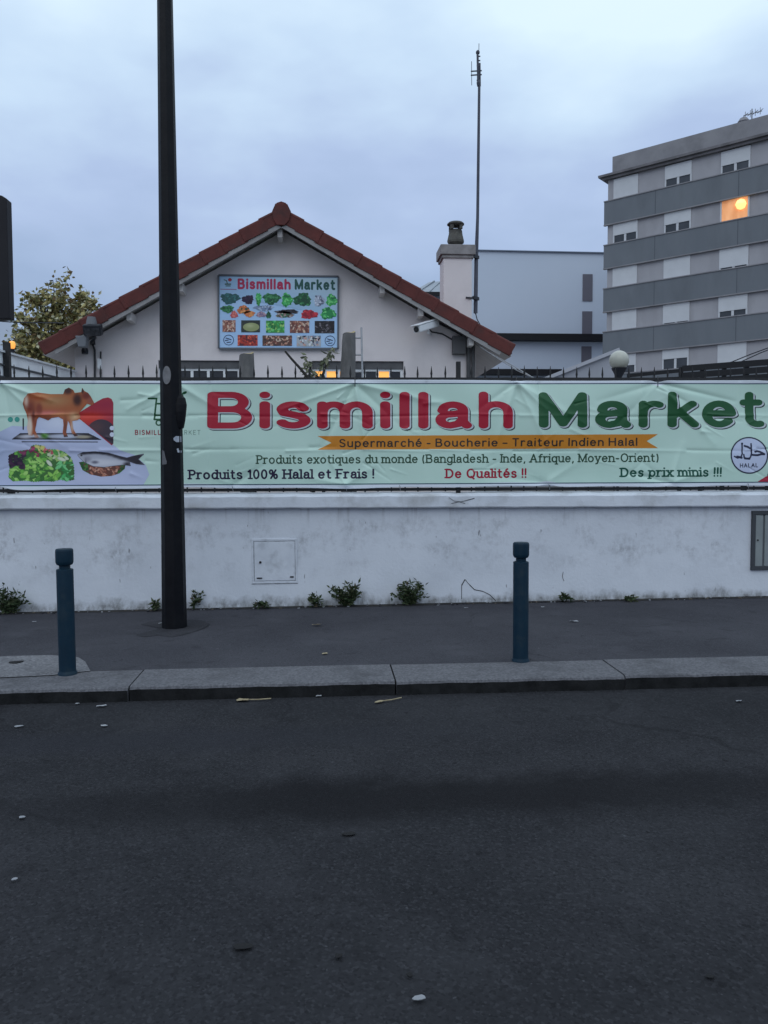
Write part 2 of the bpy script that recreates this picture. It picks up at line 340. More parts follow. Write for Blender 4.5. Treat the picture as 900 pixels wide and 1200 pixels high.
# ================================================================== MATERIALS
def ground_mat(name, c, c2, c3, spec=.12, patches=None, speck=60, crack=0):
    m = M(name, c, .9, c2, 1.1, 6, .22, 130, spec=spec, c3=c3, scale3=.5)
    t = m.node_tree; b = t.nodes['Principled BSDF']; src = b.inputs['Base Color'].links[0].from_socket
    tcn = t.nodes.new('ShaderNodeTexCoord')
    def mul(sock, fac_sock, col):
        x = t.nodes.new('ShaderNodeMix'); x.data_type = 'RGBA'; x.inputs[7].default_value = (*col, 1)
        t.links.new(sock, x.inputs[6]); t.links.new(fac_sock, x.inputs[0]); return x.outputs[2]
    # stone grains in the tar
    vz = t.nodes.new('ShaderNodeTexVoronoi'); vz.inputs['Scale'].default_value = speck; t.links.new(tcn.outputs['Object'], vz.inputs['Vector'])
    mr = t.nodes.new('ShaderNodeMapRange'); mr.inputs[1].default_value = .62; mr.inputs[2].default_value = 1.0; mr.inputs[4].default_value = .34
    sepc = t.nodes.new('ShaderNodeSeparateColor'); t.links.new(vz.outputs['Color'], sepc.inputs[0]); t.links.new(sepc.outputs[0], mr.inputs[0])
    src = mul(src, mr.outputs[0], tuple(min(1, k * 1.9) for k in c2))
    mr = t.nodes.new('ShaderNodeMapRange'); mr.inputs[1].default_value = .55; mr.inputs[2].default_value = 1.0; mr.inputs[4].default_value = .4
    t.links.new(sepc.outputs[1], mr.inputs[0]); src = mul(src, mr.outputs[0], tuple(k * .35 for k in c))
    for (sc_, lo_, hi_, amt, colr) in ((5.5, .60, .70, .38, tuple(k * .55 for k in c)), (2.3, .58, .74, .40, tuple(k * 1.35 for k in c2)), (17, .69, .73, .55, tuple(k * .5 for k in c)), (31, .73, .76, .6, tuple(k * 2.2 for k in c2))):
        nz = t.nodes.new('ShaderNodeTexNoise'); nz.inputs['Scale'].default_value = sc_; nz.inputs['Detail'].default_value = 8 if sc_ < 10 else 2; t.links.new(tcn.outputs['Object'], nz.inputs['Vector'])
        mr = t.nodes.new('ShaderNodeMapRange'); mr.inputs[1].default_value = lo_; mr.inputs[2].default_value = hi_; mr.inputs[4].default_value = amt; t.links.new(nz.outputs['Fac'], mr.inputs[0]); src = mul(src, mr.outputs[0], colr)
    for (y0, wid, amp, x0, xw, col, strength) in (patches or ()):
        sp = t.nodes.new('ShaderNodeSeparateXYZ'); t.links.new(tcn.outputs['Object'], sp.inputs[0])
        nz = t.nodes.new('ShaderNodeTexNoise'); nz.inputs['Scale'].default_value = 2.2; nz.inputs['Detail'].default_value = 12; nz.inputs['Roughness'].default_value = .72; t.links.new(tcn.outputs['Object'], nz.inputs['Vector'])
        a = t.nodes.new('ShaderNodeMath'); a.operation = 'MULTIPLY_ADD'; a.inputs[1].default_value = amp; t.links.new(nz.outputs['Fac'], a.inputs[0])
        t.links.new(sp.outputs['Y'], a.inputs[2])
        d = t.nodes.new('ShaderNodeMath'); d.operation = 'SUBTRACT'; d.inputs[1].default_value = y0 + amp * .5; t.links.new(a.outputs[0], d.inputs[0])
        ab = t.nodes.new('ShaderNodeMath'); ab.operation = 'ABSOLUTE'; t.links.new(d.outputs[0], ab.inputs[0])
        m1_ = t.nodes.new('ShaderNodeMapRange'); m1_.inputs[1].default_value = wid; m1_.inputs[2].default_value = wid * .35; t.links.new(ab.outputs[0], m1_.inputs[0])
        ax = t.nodes.new('ShaderNodeMath'); ax.operation = 'SUBTRACT'; ax.inputs[1].default_value = x0; t.links.new(sp.outputs['X'], ax.inputs[0])
        ab2 = t.nodes.new('ShaderNodeMath'); ab2.operation = 'ABSOLUTE'; t.links.new(ax.outputs[0], ab2.inputs[0])
        m2_ = t.nodes.new('ShaderNodeMapRange'); m2_.inputs[1].default_value = xw; m2_.inputs[2].default_value = xw * .3; t.links.new(ab2.outputs[0], m2_.inputs[0])
        mm = t.nodes.new('ShaderNodeMath'); mm.operation = 'MULTIPLY'; t.links.new(m1_.outputs[0], mm.inputs[0]); t.links.new(m2_.outputs[0], mm.inputs[1])
        m3_ = t.nodes.new('ShaderNodeMath'); m3_.operation = 'MULTIPLY'; m3_.inputs[1].default_value = strength; t.links.new(mm.outputs[0], m3_.inputs[0])
        src = mul(src, m3_.outputs[0], col)
    if crack:
        vc = t.nodes.new('ShaderNodeTexVoronoi'); vc.feature = 'DISTANCE_TO_EDGE'; vc.inputs['Scale'].default_value = crack
        nz = t.nodes.new('ShaderNodeTexNoise'); nz.inputs['Scale'].default_value = 3; nz.inputs['Detail'].default_value = 4; t.links.new(tcn.outputs['Object'], nz.inputs['Vector'])
        va = t.nodes.new('ShaderNodeVectorMath'); va.operation = 'MULTIPLY_ADD'; va.inputs[1].default_value = (.5, .5, .5); t.links.new(nz.outputs['Color'], va.inputs[0]); t.links.new(tcn.outputs['Object'], va.inputs[2])
        t.links.new(va.outputs[0], vc.inputs['Vector'])
        mr = t.nodes.new('ShaderNodeMapRange'); mr.inputs[1].default_value = .012; mr.inputs[2].default_value = .004; mr.inputs[4].default_value = .3; t.links.new(vc.outputs['Distance'], mr.inputs[0])
        nb = t.nodes.new('ShaderNodeTexNoise'); nb.inputs['Scale'].default_value = .7; t.links.new(tcn.outputs['Object'], nb.inputs['Vector'])
        mrb = t.nodes.new('ShaderNodeMapRange'); mrb.inputs[1].default_value = .52; mrb.inputs[2].default_value = .62; t.links.new(nb.outputs['Fac'], mrb.inputs[0])
        mm = t.nodes.new('ShaderNodeMath'); mm.operation = 'MULTIPLY'; t.links.new(mr.outputs[0], mm.inputs[0]); t.links.new(mrb.outputs[0], mm.inputs[1])
        src = mul(src, mm.outputs[0], tuple(k * .3 for k in c))
    t.links.new(src, b.inputs['Base Color'])
    return m
YW = 8.90                                   # front face of the white wall
def ground_y(v): return G(450, v, 0).y
asphalt = ground_mat('road_asphalt', (.0235, .0240, .0272), (.034, .0345, .0385), (.0172, .0178, .0202), .06,
                     [(G(450, 936, 0).y, .34, .5, .55, 2.2, (.009, .009, .0103), .66), (G(450, 934, 0).y, .20, .55, 1.2, 5.0, (.013, .013, .015), .35),
                      (G(450, 860, 0).y, .25, .5, -1.5, 3.0, (.026, .027, .033), .5)], 95, .35)
pave = ground_mat('pavement_asphalt', (.047, .047, .055), (.060, .060, .069), (.036, .036, .043), .10, None, 150, .5)
tarpatch = ground_mat('tar_patch', (.034, .034, .040), (.046, .046, .052), (.024, .024, .029), .10, None, 150)
concrete = ground_mat('old_concrete', (.12, .12, .13), (.19, .19, .20), (.075, .075, .082), .2, None, 60)
granite = M('kerb_granite', (.085, .085, .094), .85, (.15, .15, .162), 55, 4, .5, 60, c3=(.062, .062, .068), scale3=3.0, spec=.2)
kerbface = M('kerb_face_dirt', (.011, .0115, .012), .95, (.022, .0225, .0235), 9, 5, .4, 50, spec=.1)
yardm = M('yard_gravel', (.12, .115, .11), .95, (.18, .17, .16), 3, 6, .4, 30)
farm = M('far_ground', (.10, .11, .09), .95, (.16, .15, .13), .2, 6)

def wall_mat():
    m = bpy.data.materials.new('dirty_white_render'); m.use_nodes = True; t = m.node_tree; b = t.nodes['Principled BSDF']
    b.inputs['Roughness'].default_value = .85; b.inputs['Specular IOR Level'].default_value = .2
    tcn = t.nodes.new('ShaderNodeTexCoord')
    def noise(sc, de, stretch=(1, 1, 1), ro=.6):
        mpn = t.nodes.new('ShaderNodeMapping'); mpn.inputs['Scale'].default_value = stretch; t.links.new(tcn.outputs['Object'], mpn.inputs[0])
        n = t.nodes.new('ShaderNodeTexNoise'); n.inputs['Scale'].default_value = sc; n.inputs['Detail'].default_value = de; n.inputs['Roughness'].default_value = ro
        t.links.new(mpn.outputs[0], n.inputs['Vector']); return n.outputs['Fac']
    def rng(s, a, b_, hi=1.0):
        mr = t.nodes.new('ShaderNodeMapRange'); mr.inputs[1].default_value = a; mr.inputs[2].default_value = b_; mr.inputs[4].default_value = hi; t.links.new(s, mr.inputs[0]); return mr.outputs[0]
    def mul(a, b_):
        x = t.nodes.new('ShaderNodeMath'); x.operation = 'MULTIPLY'; t.links.new(a, x.inputs[0]); t.links.new(b_, x.inputs[1]); return x.outputs[0]
    def mix(sock, fac, col):
        x = t.nodes.new('ShaderNodeMix'); x.data_type = 'RGBA'; x.inputs[7].default_value = (*col, 1)
        if isinstance(sock, tuple): x.inputs[6].default_value = (*sock, 1)
        else: t.links.new(sock, x.inputs[6])
        t.links.new(fac, x.inputs[0]); return x.outputs[2]
    c = mix((.68, .71, .76), rng(noise(1.3, 6), .35, .7), (.59, .62, .67))
    sz = t.nodes.new('ShaderNodeSeparateXYZ'); t.links.new(tcn.outputs['Object'], sz.inputs[0])
    zb = t.nodes.new('ShaderNodeMath'); zb.operation = 'SUBTRACT'; zb.inputs[1].default_value = .66; t.links.new(sz.outputs['Z'], zb.inputs[0])
    za = t.nodes.new('ShaderNodeMath'); za.operation = 'ABSOLUTE'; t.links.new(zb.outputs[0], za.inputs[0])
    c = mix(c, mul(mul(rng(noise(2.4, 8, (1, 1, 1.3), .7), .47, .66, .62), rng(noise(11, 7, (1.2, 1, .8), .75), .40, .58)), rng(za.outputs[0], .50, .12)), (.25, .255, .27))     # smudges rubbed along the middle
    c = mix(c, rng(noise(22, 2, (1, 1, .28), .5), .71, .735, .75), (.18, .18, .19))                                                       # short scratches
    c = mix(c, rng(noise(16, 5, (1, 1, .25)), .68, .80, .25), (.30, .31, .32))                                                             # streaks
    c = mix(c, rng(noise(45, 3), .70, .78, .6), (.22, .22, .22))                                                                          # specks
    c = mix(c, mul(rng(noise(5, 5, (2.6, 1, .10), .6), .56, .68, .6), rng(sz.outputs['Z'], .80, 1.12)), (.30, .30, .31))
    sp = t.nodes.new('ShaderNodeSeparateXYZ'); t.links.new(tcn.outputs['Object'], sp.inputs[0])
    nz = t.nodes.new('ShaderNodeMath'); nz.operation = 'MULTIPLY_ADD'; nz.inputs[1].default_value = -.34; t.links.new(noise(4, 7), nz.inputs[0]); t.links.new(sp.outputs['Z'], nz.inputs[2])
    c = mix(c, mul(rng(nz.outputs[0], -.11, -.20, .85), rng(noise(7, 8, (1, 1, .5), .75), .36, .58)), (.17, .17, .165))                                                                        # splash dirt along the foot
    t.links.new(c, b.inputs['Base Color'])
    bp = t.nodes.new('ShaderNodeBump'); bp.inputs['Strength'].default_value = .35; bp.inputs['Distance'].default_value = .01
    t.links.new(noise(28, 5), bp.inputs['Height']); t.links.new(bp.outputs[0], b.inputs['Normal'])
    return m
wallm = wall_mat()
coping_m = M('coping_paint', (.68, .71, .76), .8, (.60, .63, .68), 3, 6, .25, 40, c3=(.38, .385, .39), scale3=2.4)
darkgap = M('dark_gap', (.03, .03, .032), .9)
black_paint = M('black_paint', (.0035, .0038, .006), .5, (.007, .0075, .010), 6, 5, .2, 40, spec=.16, c3=(.009, .009, .011), scale3=7)
fence_m = M('fence_black', (.018, .019, .022), .6, (.03, .029, .03), 20, 4, spec=.3)
bollard_m = M('bollard_blue', (.0035, .019, .036), .5, (.005, .024, .043), 7, 5, .12, 60, spec=.2, c3=(.016, .032, .044), scale3=11)
vinyl = M('banner_vinyl', (.545, .745, .635), .38, (.575, .765, .66), 1.5, 4, spec=.5)
hem_m = M('banner_hem', (.70, .74, .80), .45, spec=.35)
housewall = M('gable_render', (.72, .655, .655), .9, (.76, .70, .695), 1.2, 6, .2, 40, c3=(.60, .55, .55), scale3=.9)
tile_m = M('red_roof_tile', (.130, .034, .029), .75, (.095, .027, .024), 5, 6, .3, 25, c3=(.07, .03, .028), scale3=3.5)
soffit_m = M('soffit_boards', (.66, .63, .61), .8, (.54, .51, .50), 3, 5, stretch=(1, 12, 1))
barge_m = M('bargeboard_paint', (.34, .33, .33), .8, (.25, .24, .24), 3, 5)
white_frame = M('white_frame', (.78, .79, .80), .5)
slate_glass = M('slate_glass', (.055, .06, .07), .25, (.035, .04, .045), .8, 2, spec=.5)
dark_glass = M('dark_glass', (.02, .022, .026), .12, spec=.5)
warm_pane = emis('lit_window_pane', (1.0, .48, .11), .75)
warm_pane2 = emis('lit_curtain', (1.0, .43, .16), .42)
_t = warm_pane2.node_tree; _n = _t.nodes.new('ShaderNodeTexNoise'); _c = _t.nodes.new('ShaderNodeTexCoord'); _m = _t.nodes.new('ShaderNodeMapping'); _m.inputs['Scale'].default_value = (2.2, 2.2, .5); _n.inputs['Scale'].default_value = 1.6
_t.links.new(_c.outputs['Object'], _m.inputs[0]); _t.links.new(_m.outputs[0], _n.inputs['Vector']); _r = _t.nodes.new('ShaderNodeValToRGB'); _r.color_ramp.elements[0].position = .35; _r.color_ramp.elements[0].color = (.62, .24, .10, 1); _r.color_ramp.elements[1].position = .66; _r.color_ramp.elements[1].color = (1, .55, .30, 1)
_t.links.new(_n.outputs['Fac'], _r.inputs[0]); _t.links.new(_r.outputs[0], _t.nodes['Principled BSDF'].inputs['Emission Color'])
lamp_e = emis('lit_bulb', (1.0, .66, .24), 1.3)
steel_dark = M('dark_steel', (.03, .032, .04), .5, metal=.3)
galv = M('galvanised', (.24, .25, .27), .5, (.32, .33, .35), 10, 4, metal=.4)
zinc = M('zinc_roof', (.22, .25, .29), .45, (.28, .31, .35), 2, 5, metal=.3)
bark = M('grey_bark', (.13, .125, .125), .95, (.19, .18, .175), 9, 6, .6, 30, stretch=(1, 1, .4), c3=(.075, .075, .075), scale3=4)
cutwood = M('cut_wood', (.48, .40, .22), .85, (.38, .30, .17), 14, 4)

# ================================================================== SETTING
zp0, zp1 = .100, .10                                              # pavement at the kerb / at the wall
xl, xr = -14.0, 14.0
def kerb_y(x):                                                    # kerb line is the line of the photo, parallel to the wall within a degree
    a, b = G(0, 825.5, 0), G(900, 804, 0); return a.y + (b.y - a.y) * (x - a.x) / (b.x - a.x)
def base_z(x):
    a, b = P(0, 719, YW), P(900, 699.5, YW); t = (x - a.x) / (b.x - a.x); t = max(-.25, min(1.25, t)); return a.z + (b.z - a.z) * t
nx = 56
def sheet(name, y0f, y1f, z0f, z1f, mat, ny=6, x0=xl, x1=xr, jitter=0.0):
    vs, fs = [], []
    for j in range(ny + 1):
        for i in range(nx + 1):
            x = x0 + (x1 - x0) * i / nx; t = j / ny; y = y0f(x) + (y1f(x) - y0f(x)) * t
            vs.append((x, y, z0f(x) + (z1f(x) - z0f(x)) * t + jitter * math.sin(x * 1.7 + y * 2.3) * math.sin(t * math.pi)))
    for j in range(ny):
        for i in range(nx): a = j * (nx + 1) + i; fs.append((a, a + 1, a + nx + 2, a + nx + 1))
    return link_mesh(name, vs, fs, mat, smooth=True)
KW = .46
g = link_mesh('ground', [(-1500, -1500, -.06), (1500, -1500, -.06), (1500, 1500, -.06), (-1500, 1500, -.06)], [(0, 1, 2, 3)], farm); tag(g, kind='structure')
road = sheet('road', lambda x: -9, lambda x: kerb_y(x), lambda x: 0, lambda x: 0, asphalt, 24, -40, 40, .006); tag(road, kind='structure')
pv = sheet('pavement', lambda x: kerb_y(x) + KW, lambda x: YW + .02, lambda x: zp0, base_z, pave, 10, jitter=.004); tag(pv, kind='structure')
yard = sheet('yard', lambda x: YW + .25, lambda x: 60, lambda x: base_z(x) - .02, lambda x: .1, yardm, 6, -40, 40); tag(yard, kind='structure')
# kerb of long granite stones
kb = MB(); kf = MB()
joints = [G(148, 808, zp0).x, G(463, 796, zp0).x, G(730, 790, zp0).x]
dj = (joints[2] - joints[0]) / 2; xs = [joints[0] - dj * k for k in range(6, 0, -1)] + joints + [joints[2] + dj * k for k in range(1, 6)]
for a, b in zip(xs[:-1], xs[1:]):
    a += .006; b -= .006; dz = rnd.uniform(-.003, .003); dy = rnd.uniform(-.006, .006); n = 40
    for i in range(n):
        p, q = a + (b - a) * i / n, a + (b - a) * (i + 1) / n
        def sec(x):
            k = kerb_y(x) + dy; w = .005 * math.sin(x * 9) + .004 * math.sin(x * 23) + .003 * math.sin(x * 61)
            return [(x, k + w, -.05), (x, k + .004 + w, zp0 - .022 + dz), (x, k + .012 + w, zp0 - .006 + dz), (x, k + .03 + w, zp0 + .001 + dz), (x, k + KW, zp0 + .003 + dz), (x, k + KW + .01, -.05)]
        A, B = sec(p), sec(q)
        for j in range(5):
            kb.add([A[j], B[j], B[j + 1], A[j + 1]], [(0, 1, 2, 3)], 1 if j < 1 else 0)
        if i == 0: kb.add(A, [tuple(range(6))], 0)
        if i == n - 1: kb.add(B, [tuple(range(5, -1, -1))], 0)
o = kb.build('kerb', [granite, kerbface]); tag(o, kind='structure')
def patch(name, uv, z, mat, kz=None):
    pts = [G(u, v, z) for u, v in uv]; vs = []
    for p in pts: vs.append((p.x, p.y, (zp0 + (base_z(p.x) - zp0) * max(0, (p.y - kerb_y(p.x) - KW)) / max(.1, YW - kerb_y(p.x) - KW)) + .006))
    o = link_mesh(name, vs, [tuple(range(len(vs)))[::-1] if False else tuple(range(len(vs)))], mat); tag(o, kind='structure'); return o
def rough_ring(cu, cv, ru, rv, n=26, am=.16, seed=1):
    r_ = random.Random(seed); ph = [r_.uniform(0, 6.28) for _ in range(4)]
    out = []
    for k in range(n):
        a = -2 * math.pi * k / n; f = 1 + am * (math.sin(2 * a + ph[0]) + .6 * math.sin(3 * a + ph[1]) + .5 * math.sin(5 * a + ph[2])) / 1.5
        out.append((cu + ru * f * math.cos(a), cv + rv * f * math.sin(a)))
    return out
patch('tar_patch', [(158, 741), (168, 744), (186, 742), (202, 744.5), (216, 741), (228, 737), (240, 732), (246, 727), (236, 722), (222, 721), (205, 720), (190, 721), (174, 724), (165, 727), (178, 730), (188, 733), (172, 737)][::1], .09, tarpatch)
cp = [(-90, 806), (-90, 778), (-40, 773), (10, 770), (60, 769), (92, 772), (100, 778), (106, 790), (60, 795.3), (0, 798)]
patch('concrete_patch', cp, .08, concrete)

dm = M('foot_dirt', (.022, .021, .020), .95, (.040, .038, .036), 14, 5, .4, 60)
vs, fs = [], []; r_ = random.Random(5)
for i in range(400):
    x = -8 + 18 * i / 399; w = .035 + .05 * abs(math.sin(x * 2.1) * math.sin(x * .77 + 1)) + r_.uniform(0, .03)
    for t in (0, 1): y = YW - .001 - w * t; vs.append((x, y, base_z(x) - (.016 * (YW - y)) + .007 + .006 * (1 - t)))
for i in range(399): fs.append((2 * i + 1, 2 * i + 3, 2 * i + 2, 2 * i))
tag(link_mesh('dirt_strip', vs, fs, dm), kind='structure')

# ================================================================== BOUNDARY WALL
wz_l, wz_r = P(0, 588, YW - .05).z, P(900, 584, YW - .05).z
def cop_z(u, v): return P(u, v, YW - .05).z
xa, xb = P(0, 588, YW).x, P(900, 588, YW).x
def lerpx(x, a, b): return a + (b - a) * (x - xa) / (xb - xa)
def ctop(x): return lerpx(x, cop_z(0, 580.5), cop_z(900, 577))
def cbot(x): return lerpx(x, cop_z(0, 597), cop_z(900, 593.5))
wx0, wx1 = P(-160, 600, YW).x, P(1060, 600, YW).x
wall = thing('boundary_wall', 'low white rendered wall with smudged dirty paint along the pavement', 'wall', (0, YW, .1))
b = MB(); n = 60
for i in range(n):
    p, q = wx0 + (wx1 - wx0) * i / n, wx0 + (wx1 - wx0) * (i + 1) / n
    f0 = [(x, YW + w, z) for x in (p,) for w, z in ((0, base_z(p) - .1), (0, cbot(p)), (.28, cbot(p)), (.28, base_z(p) - .1))]
    f1 = [(x, YW + w, z) for x in (q,) for w, z in ((0, base_z(q) - .1), (0, cbot(q)), (.28, cbot(q)), (.28, base_z(q) - .1))]
    for j in range(3): b.add([f0[j], f1[j], f1[j + 1], f0[j + 1]], [(0, 1, 2, 3)])
b.build('wall_body', wallm, wall)
b = MB(); cj = [wx0 + (wx1 - wx0) * i / 9 for i in range(10)]
n = 90
for i in range(n):
    p, q = wx0 + (wx1 - wx0) * i / n, wx0 + (wx1 - wx0) * (i + 1) / n
    def sec(x):
        w = .0025 * math.sin(x * 11) + .002 * math.sin(x * 29); t_, b_ = ctop(x) + w, cbot(x) + w * .6
        return [(x, YW + .005, b_), (x, YW - .02, b_ + .012), (x, YW - .072, b_ + .001), (x, YW - .080, b_ + .014), (x, YW - .078, t_ - .03), (x, YW - .06, t_ - .012), (x, YW, t_), (x, YW + .3, t_ + .01), (x, YW + .3, b_)]
    A, B = sec(p), sec(q)
    for j in range(8): b.add([A[j], B[j], B[j + 1], A[j + 1]], [(0, 1, 2, 3)])
b.build('coping', coping_m, wall, smooth=True)
def strip(pts_uv, Y, w, name, mat, parent, th=.004):
    m = MB(); pts = [P(u, v, Y) for u, v in pts_uv]
    for i, (a, c) in enumerate(zip(pts[:-1], pts[1:])):
        ww = w * (.5 + rnd.random() * .9); d = (c - a).normalized(); nn = Vector((-d.z, 0, d.x)) * ww / 2
        m.prism([a - nn, c - nn, c + nn, a + nn], (0, th, 0))
    return m.build(name, mat, parent)
strip([(541, 702), (541, 686), (545, 679), (550, 685), (556, 691), (566, 693), (574, 697), (581, 704)], YW - .003, .008, 'crack', darkgap, wall)
strip([(526, 583), (532, 587), (540, 588), (548, 586), (556, 584)], YW - .083, .007, 'crack', darkgap, wall)
strip([(529, 590), (538, 588), (545, 590)], YW - .083, .006, 'crack', darkgap, wall)
strip([(660, 670), (659, 676), (661, 681)], YW - .003, .005, 'crack', darkgap, wall)
# painted access hatch
def rect(u0, v0, u1, v1, Y): a, c = P(u0, v1, Y), P(u1, v0, Y); return a.x, c.x, a.z, c.z
x0, x1, z0, z1 = rect(295.5, 631, 348, 684, YW)
hm = M('hatch_paint', (.66, .69, .74), .8, (.57, .60, .65), 5, 5, .2, 40, c3=(.42, .44, .47), scale3=6)
hgap = M('hatch_groove', (.16, .165, .18), .9, (.42, .44, .47), 14, 4)
b = MB(); fr = .035
b.box(x0, x1, YW - .010, YW + .01, z1 - fr * .7, z1); b.box(x0, x1, YW - .010, YW + .01, z0, z0 + fr * .7)
b.box(x0, x0 + fr * .6, YW - .010, YW + .01, z0 + fr * .7, z1 - fr * .7); b.box(x1 - fr * .6, x1, YW - .010, YW + .01, z0 + fr * .7, z1 - fr * .7)
hatch = b.build('hatch', hm, wall, bevel=.003)
b = MB(); b.box(x0 + .008, x1 - .008, YW - .002, YW + .004, z0 + .008, z1 - .008); b.box(x0 - .006, x1 + .006, YW - .0012, YW + .003, z0 - .008, z0 - .0005)
b.build('hatch_gap', hgap, hatch)
b = MB(); b.box(x0 + fr * .6 + .008, x1 - fr * .6 - .005, YW - .009, YW + .002, z0 + fr * .7 + .006, z1 - fr * .7 - .008); b.build('hatch_door', hm, hatch, bevel=.004)
b = MB(); c = P(305, 659, YW - .012); b.tube([c, c + Vector((0, -.008, 0))], .014, 10); c = P(342, 676, YW - .012); b.box(c.x - .02, c.x + .02, c.y - .004, c.y + .002, c.z - .008, c.z + .008)
c = P(304, 677.5, YW - .012); b.box(c.x - .03, c.x + .03, c.y - .004, c.y + .002, c.z - .007, c.z + .007); b.build('latch', darkgap, hatch)
# meter cabinet at the right edge
x0, x1, z0, z1 = rect(879, 598, 948, 668, YW)
b = MB(); t_ = .045
b.box(x0, x1, YW - .03, YW + .01, z1 - t_, z1); b.box(x0, x1, YW - .03, YW + .01, z0, z0 + t_); b.box(x0, x0 + t_, YW - .03, YW + .01, z0 + t_, z1 - t_); b.box(x1 - t_, x1, YW - .03, YW + .01, z0 + t_, z1 - t_)
mbx = b.build('meter_cabinet', M('cabinet_frame', (.055, .06, .068), .6), wall, bevel=.004)
b = MB(); mid = x0 + t_ + .105
b.box(x0 + t_ + .002, mid - .012, YW - .018, YW + .004, z0 + t_ + .002, z1 - t_ - .002); b.box(mid + .012, x1 - t_ - .002, YW - .018, YW + .004, z0 + t_ + .002, z1 - t_ - .002)
b.build('cabinet_door', M('cabinet_grey', (.27, .30, .30), .6, (.22, .245, .25), 4, 5), mbx, bevel=.003)
b = MB(); b.box(mid - .0115, mid + .0115, YW - .008, YW + .002, z0 + t_ + .003, z1 - t_ - .003); b.build('door_gap', M('groove', (.10, .11, .12), .8), mbx)
b = MB(); c = P(888, 633, YW - .02); b.tube([c, c + Vector((0, -.006, 0))], .010, 10); b.build('lock', darkgap, mbx)

# ================================================================== IRON FENCE ON THE WALL
YF = YW + .13
fence = thing('iron_fence', 'black iron railing with pointed pickets standing on top of the white wall', 'fence', (0, YF, 1.2))
def top_rail(x): return lerpx(x, P(0, 444, YF).z, P(900, 444.5, YF).z)
fx0, fx1 = P(-60, 500, YF).x, P(960, 500, YF).x
for (dz, nm) in ((0, 'top'), (-1.15, 'bottom')):
    b = MB(); z0 = top_rail(fx0) + dz; z1 = top_rail(fx1) + dz
    if nm == 'bottom': z0 = ctop(fx0) + .045; z1 = ctop(fx1) + .045
    b.beam((fx0, YF, z0), (fx1, YF, z1), .035, .035); b.build('rail', fence_m, fence)
ref = P(537, 440, YF).x; k0 = int((fx0 - ref) / .155); k = k0
while True:
    x = ref + k * .155
    if x > fx1: break
    if k % 36 == 0:
        b = MB(); zt = top_rail(x) + .20; b.box(x - .025, x + .025, YF - .025, YF + .025, ctop(x), zt); b.build('post', fence_m, fence, bevel=.004)
    else:
        zt = top_rail(x) + .10 + rnd.uniform(-.012, .012); dx = rnd.uniform(-.006, .006)
        b = MB(); b.lathe([(.009, 0), (.009, zt - ctop(x) - .08), (.013, zt - ctop(x) - .06), (.009, zt - ctop(x) - .02), (.002, zt - ctop(x) + .03)], (x + dx, YF, ctop(x) + .02), 6); b.build('picket', fence_m, fence, smooth=True)
    k += 1

# ================================================================== BANNER
YB = YW + .045
_r = np.random.RandomState(5)
waves = [(_r.uniform(.5, 3.2), _r.uniform(-6, 6), _r.uniform(0, 6.28), 0) for _ in range(10)]
def bx(u, v): p = PN(np.array(u, float), np.array(v, float), YB); return p[..., 0], p[..., 2]
creases = []
def crease(u0, v0, u1, v1, hgt, wid): 
    a = bx(u0, v0); c = bx(u1, v1); creases.append((float(a[0]), float(a[1]), float(c[0]), float(c[1]), hgt, wid))
for (u, v, ends) in ((2, 449, [(34, 478), (14, 500), (60, 470)]), (416, 449, [(330, 480), (380, 520), (470, 500), (520, 474), (430, 540)]),
                     (605, 448, [(560, 480), (578, 530), (640, 480), (690, 500), (650, 540)]), (771, 449, [(745, 476), (720, 500), (812, 478), (836, 520), (862, 470), (700, 470)]),
                     (206, 449, [(150, 480), (250, 476), (190, 520)]),
                     (640, 566, [(600, 545), (680, 540), (570, 556)]), (785, 566, [(750, 540), (800, 520), (840, 548), (730, 552)]), (405, 568, [(360, 560), (440, 545), (380, 530)]), (272, 569, [(240, 552), (310, 545)])):
    for e in ends: crease(u, v, e[0], e[1], rnd.choice((-1, 1, 1)) * rnd.uniform(.012, .024), rnd.uniform(.022, .045))
for v, hg in ((487, .011), (528, .011)):                               # fold lines of the packed sheet
    u = -80
    while u < 980:
        L = rnd.uniform(40, 130); crease(u, v + rnd.uniform(-2, 2), u + L, v + rnd.uniform(-2, 2), hg * rnd.uniform(.4, 1.3) * rnd.choice((1, 1, -1)), rnd.uniform(.011, .02)); u += L * rnd.uniform(.8, 1.05)
for u in (-40, 110, 245, 372, 500, 632, 752, 868): crease(u, 449, u + rnd.uniform(-4, 4), 568, rnd.choice((-1, 1)) * rnd.uniform(.005, .010), .020)
for _ in range(70):
    u, v = rnd.uniform(-20, 920), rnd.uniform(455, 562); a = rnd.uniform(-1.1, 1.1); L = rnd.uniform(12, 45)
    crease(u, v, u + L * math.cos(a), v + L * math.sin(a) * .7, rnd.choice((-1, 1)) * rnd.uniform(.003, .010), rnd.uniform(.010, .022))
ztop_, zbot_ = float(bx(450, 447)[1]), float(bx(450, 570)[1])
